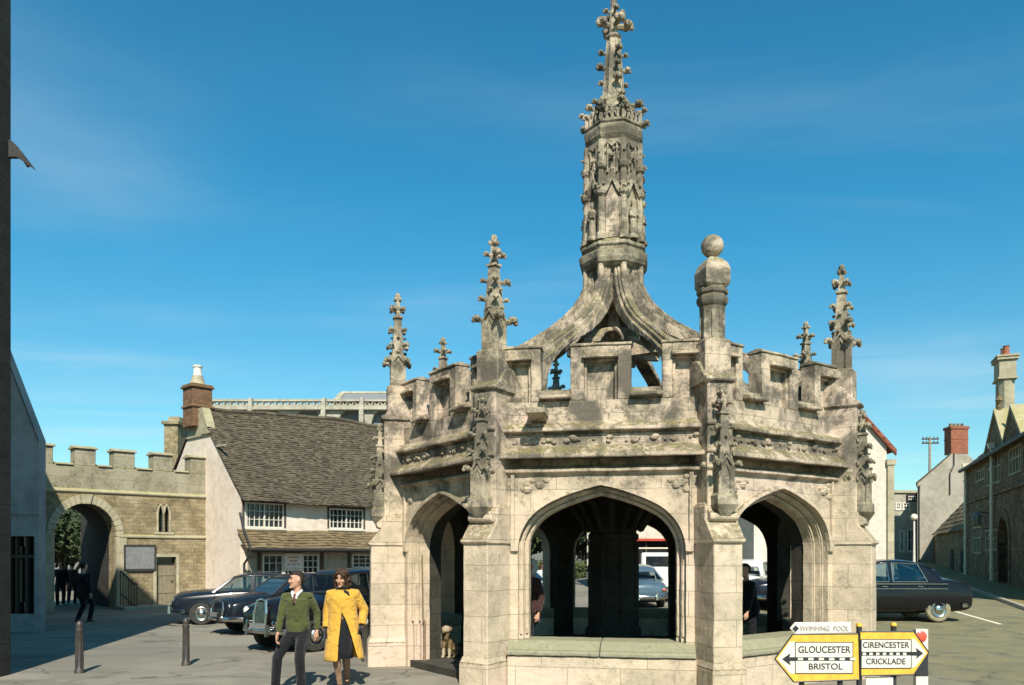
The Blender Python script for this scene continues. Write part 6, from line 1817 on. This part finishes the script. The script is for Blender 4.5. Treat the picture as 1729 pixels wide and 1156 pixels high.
# --- the couple
man = person('person', 'young man in green v-neck jumper, white collar, maroon tie and dark trousers, striding left', W(505, 1166, 11.45)*1.0, R(-6), .985, dict(
    lean=(.0, -.02, 0), turn=-58, nod=2, hair=M['hairb'], shw=.178, syaw=6,
    handR=(-.055, -.13, -.53), elbR=(-.5, 1, 0), handL=(.075, .10, -.51), elbL=(.35, 1, 0), palmR=(1, .1, 0), palmL=(-1, .2, 0),
    footR=(-.37, .03, .02), footL=(.08, -.12, 0), kneR=(-.35, -1, 0), toeR=-40, toeL=-10, heelR=.02, pel=(-.02, 0, -.025),
    outfit=dict(trousers=M['navyc'], top=M['green'], hem=-.03, rib=1, shirt=M['shirt'], tie=M['tie'])), .007)
man.location.z = 0
wom = person('person', 'woman in long yellow coat with brown hair and dark gloves, looking down beside the man', W(579, 1160, 11.75), R(4), 1.0, dict(
    female=True, turn=-16, nod=18, roll=6, hair=M['hairl'], hairstyle='long', shw=.168, headoff=(-.01, -.025, -.01),
    handR=(-.06, -.06, -.52), elbR=(-.4, 1, 0), handL=(.11, -.05, -.48), elbL=(.8, 1, 0), palmR=(1, 0, 0), palmL=(-.7, .3, .3), curlL=1.1,
    footR=(-.03, -.10, 0), footL=(.04, .16, .06), toeR=-6, toeL=6, heelL=.06, kneL=(0, -1, 0), pel=(0, 0, -.02),
    outfit=dict(coat=M['coat'], coathem=.41, open=.0, side=.24, kick=(.10, -.02, .03), kickR=(.01, -.05), skirt=M['navyc'], skirtlen=.45, neckscarf=M['navyc'], gloves=M['navyc'], stocking=M['stock'])), .007)
wom.location.z = 0
# --- people farther off
def stander(label, loc, rot, S, top, tr_, hair, style='short', stride=.0, turn=0, skirt=None, female=False, lean=(0, 0, 0), group=None, hem=-.22):
    o = dict(top=top, hem=hem, topname='jacket')
    if skirt: o.update(skirt=skirt, skirtlen=.48, stocking=M['stock'])
    else: o['trousers'] = tr_
    return person('person', label, loc, rot, S, dict(female=female, turn=turn, hair=hair, hairstyle=style, lean=lean,
        handR=(-.07, -.02+stride*.5, -.53), handL=(.07, -.02-stride*.5, -.53), elbR=(-.3, 1, 0), elbL=(.3, 1, 0),
        footR=(-.1, -stride, 0), footL=(.1, stride, .03 if stride else 0), heelL=.04 if stride else 0, pel=(0, 0, -.05 if stride else 0), outfit=o), .014)
stander('man in dark coat walking in shadow in front of the gateway arch', (W(141, 1050, 23.0).x, 23.0, 0), R(170), 1.0, M['navyc'], M['navyc'], M['hairb'], stride=.12)
gA = W(102, 950, 30.5); gA.z = 0; gB = W(121, 950, 31.5); gB.z = 0
stander('person in dark clothes walking under the gateway arch, nearer of two', gA, R(30), .98, M['navyc'], M['navyc'], M['hairb'], stride=.14)
stander('person in dark brown coat walking farther inside the gateway arch', gB, R(200), .96, M['brownc'], M['navyc'], M['hairb'], stride=.10)
stander('person in brown jacket and pale headscarf standing inside cross by the left jamb', (W(897, 950, 13.2).x, 13.2, .12), R(-60), 1.0, M['brownc'], M['navyc'], M['palec'], 'scarf')
stander('person in dark clothes striding past inside cross, silhouetted in the right arch', (W(1268, 950, 14.5).x, 14.5, .12), R(-70), .97, M['navyc'], M['navyc'], M['hairb'], stride=.26, lean=(0, -.12, 0))
stander('woman in pale dress walking far beyond the cross near railings', (W(916, 950, 31).x, 31, 0), R(20), .95, M['palec'], M['palec'], M['hairl'], 'long', skirt=M['palec'], female=True, stride=.08, hem=-.05)
# --- dog sitting in the doorway
dg_ = thing('dog', 'small brown dog with pale head sitting in the left archway of the cross', 'dog', (W(757, 1108, 14.2).x, 14.2, .12), R(-20))
mb = MB()
mb.rings([ering((0, .16, .05), .10, .11, 14), ering((0, .14, .14), .125, .13, 14), ering((0, .06, .25), .11, .115, 14), ering((0, -.02, .34), .092, .10, 14), ering((0, -.05, .41), .062, .07, 14), ering((0, -.06, .46), .05, .055, 14)])
mb.ball((0, -.08, .50), .072, 12, 8, (1, 1.1, .95)); mb.tube([(0, -.12, .49), (0, -.20, .475), (0, -.225, .47)], [.045, .034, .028], 10, round_ends=True)
for s in (-1, 1):
    mb.tube([(s*.06, -.04, .32), (s*.06, -.07, .2), (s*.058, -.075, .1), (s*.058, -.08, .03), (s*.058, -.115, .022)], [.045, .034, .026, .024, .024], 9, round_ends=True)
    mb.tube([(s*.09, .16, .14), (s*.12, .05, .13), (s*.115, .10, .05), (s*.115, .0, .025), (s*.115, -.04, .022)], [.075, .06, .04, .028, .024], 9, round_ends=True)
mb.tube([(0, .25, .06), (.06, .33, .04), (.15, .34, .04)], [.03, .024, .012], 8, round_ends=True)
bd_ = mb.build('body', M['fur'], dg_); remesh(bd_, .009, 4)
mb = MB(); mb.ball((0, -.085, .505), .078, 12, 8, (1, 1.08, .92)); mb.tube([(0, -.12, .493), (0, -.19, .478)], [.050, .036], 10, round_ends=True); mb.build('face_coat', M['furw'], dg_, smooth=True)
for s in (-1, 1):
    mb = MB(); mb.tube([(s*.055, -.06, .56), (s*.085, -.07, .53), (s*.09, -.08, .46)], [.02, .03, .014], 8, asp=.5); mb.build('ear', M['fur'], dg_, smooth=True)
    mb = MB(); mb.ball((s*.03, -.150, .525), .009, 8, 5); mb.build('eye', M['eye'], dg_)
mb = MB(); mb.ball((0, -.228, .482), .015, 8, 5); mb.build('nose', M['eye'], dg_)
mb = MB()
for s in (-1, 1): mb.tube([(s*.058, -.078, .16), (s*.058, -.082, .03), (s*.058, -.118, .022)], [.029, .027, .026], 9, round_ends=True)
each(mb, 'paw', M['furw'], dg_, smooth=True)
# ================================================================== sun, sky, camera
EL, AZL = R(43), Vector((-.15, 1, 0)).normalized()
sd = Vector((AZL.x*math.cos(EL), AZL.y*math.cos(EL), -math.sin(EL)))
ld = bpy.data.lights.new('sun', 'SUN'); ld.energy = 5.0; ld.angle = R(.55); ld.color = (1, .95, .84)
lo = bpy.data.objects.new('sun', ld); COL.objects.link(lo); lo.rotation_euler = sd.to_track_quat('-Z', 'Y').to_euler()
w = bpy.data.worlds.new('World'); sc.world = w; w.use_nodes = True
nt = w.node_tree; nt.nodes.clear(); g = G(nt)
sky = g.n('TexSky'); sky.sky_type = 'NISHITA'; sky.sun_disc = False; sky.sun_elevation = EL; sky.sun_rotation = math.atan2(-sd.x, -sd.y)
sky.altitude = 0; sky.air_density = 1.0; sky.dust_density = .3; sky.ozone_density = 3.0
gen = g.n('TexCoord').outputs['Generated']
s3 = g.sep(gen)
zz = g.math('MAXIMUM', s3[2], .03)
proj = g.comb(g.math('DIVIDE', s3[0], zz), g.math('DIVIDE', s3[1], zz))
mp = g.n('Mapping'); g.l(proj, mp.inputs[0]); mp.inputs['Rotation'].default_value = (0, 0, R(38)); mp.inputs['Scale'].default_value = (.35, 1.0, 1)
ci = g.noise(mp.outputs[0], .8, 6, .5, .9)
ci2 = g.noise(proj, .55, 3, .5)
f = g.math('MULTIPLY', g.ramp(ci, .40, .78), g.ramp(ci2, .38, .62))
cl = g.mix(g.math('MULTIPLY', f, .34), g.mix(1.0, sky.outputs[0], g.mix(g.ramp(s3[2], .02, .42), SKYLOW, SKYTOP), 'MULTIPLY'), (4.6, 5.6, 5.9))
bg = g.n('Background'); out = g.n('OutputWorld'); g.l(cl, bg.inputs[0]); bg.inputs[1].default_value = .108; g.l(bg.outputs[0], out.inputs[0])
cam = bpy.data.cameras.new('camera'); co = bpy.data.objects.new('camera', cam); COL.objects.link(co); sc.camera = co
co.location = (0, 0, CAMH); co.rotation_euler = (R(90), 0, 0)
cam.sensor_width = 36; cam.lens = F/1729*36; cam.shift_y = (935-578)/1729; cam.clip_end = 2000; cam.clip_start = .1
sc.view_settings.view_transform = 'Standard'; sc.view_settings.look = 'None'; sc.view_settings.exposure = .55; sc.view_settings.gamma = 1
sc.cycles.max_bounces = 6; sc.cycles.transparent_max_bounces = 12
sc.cycles.use_denoising = True
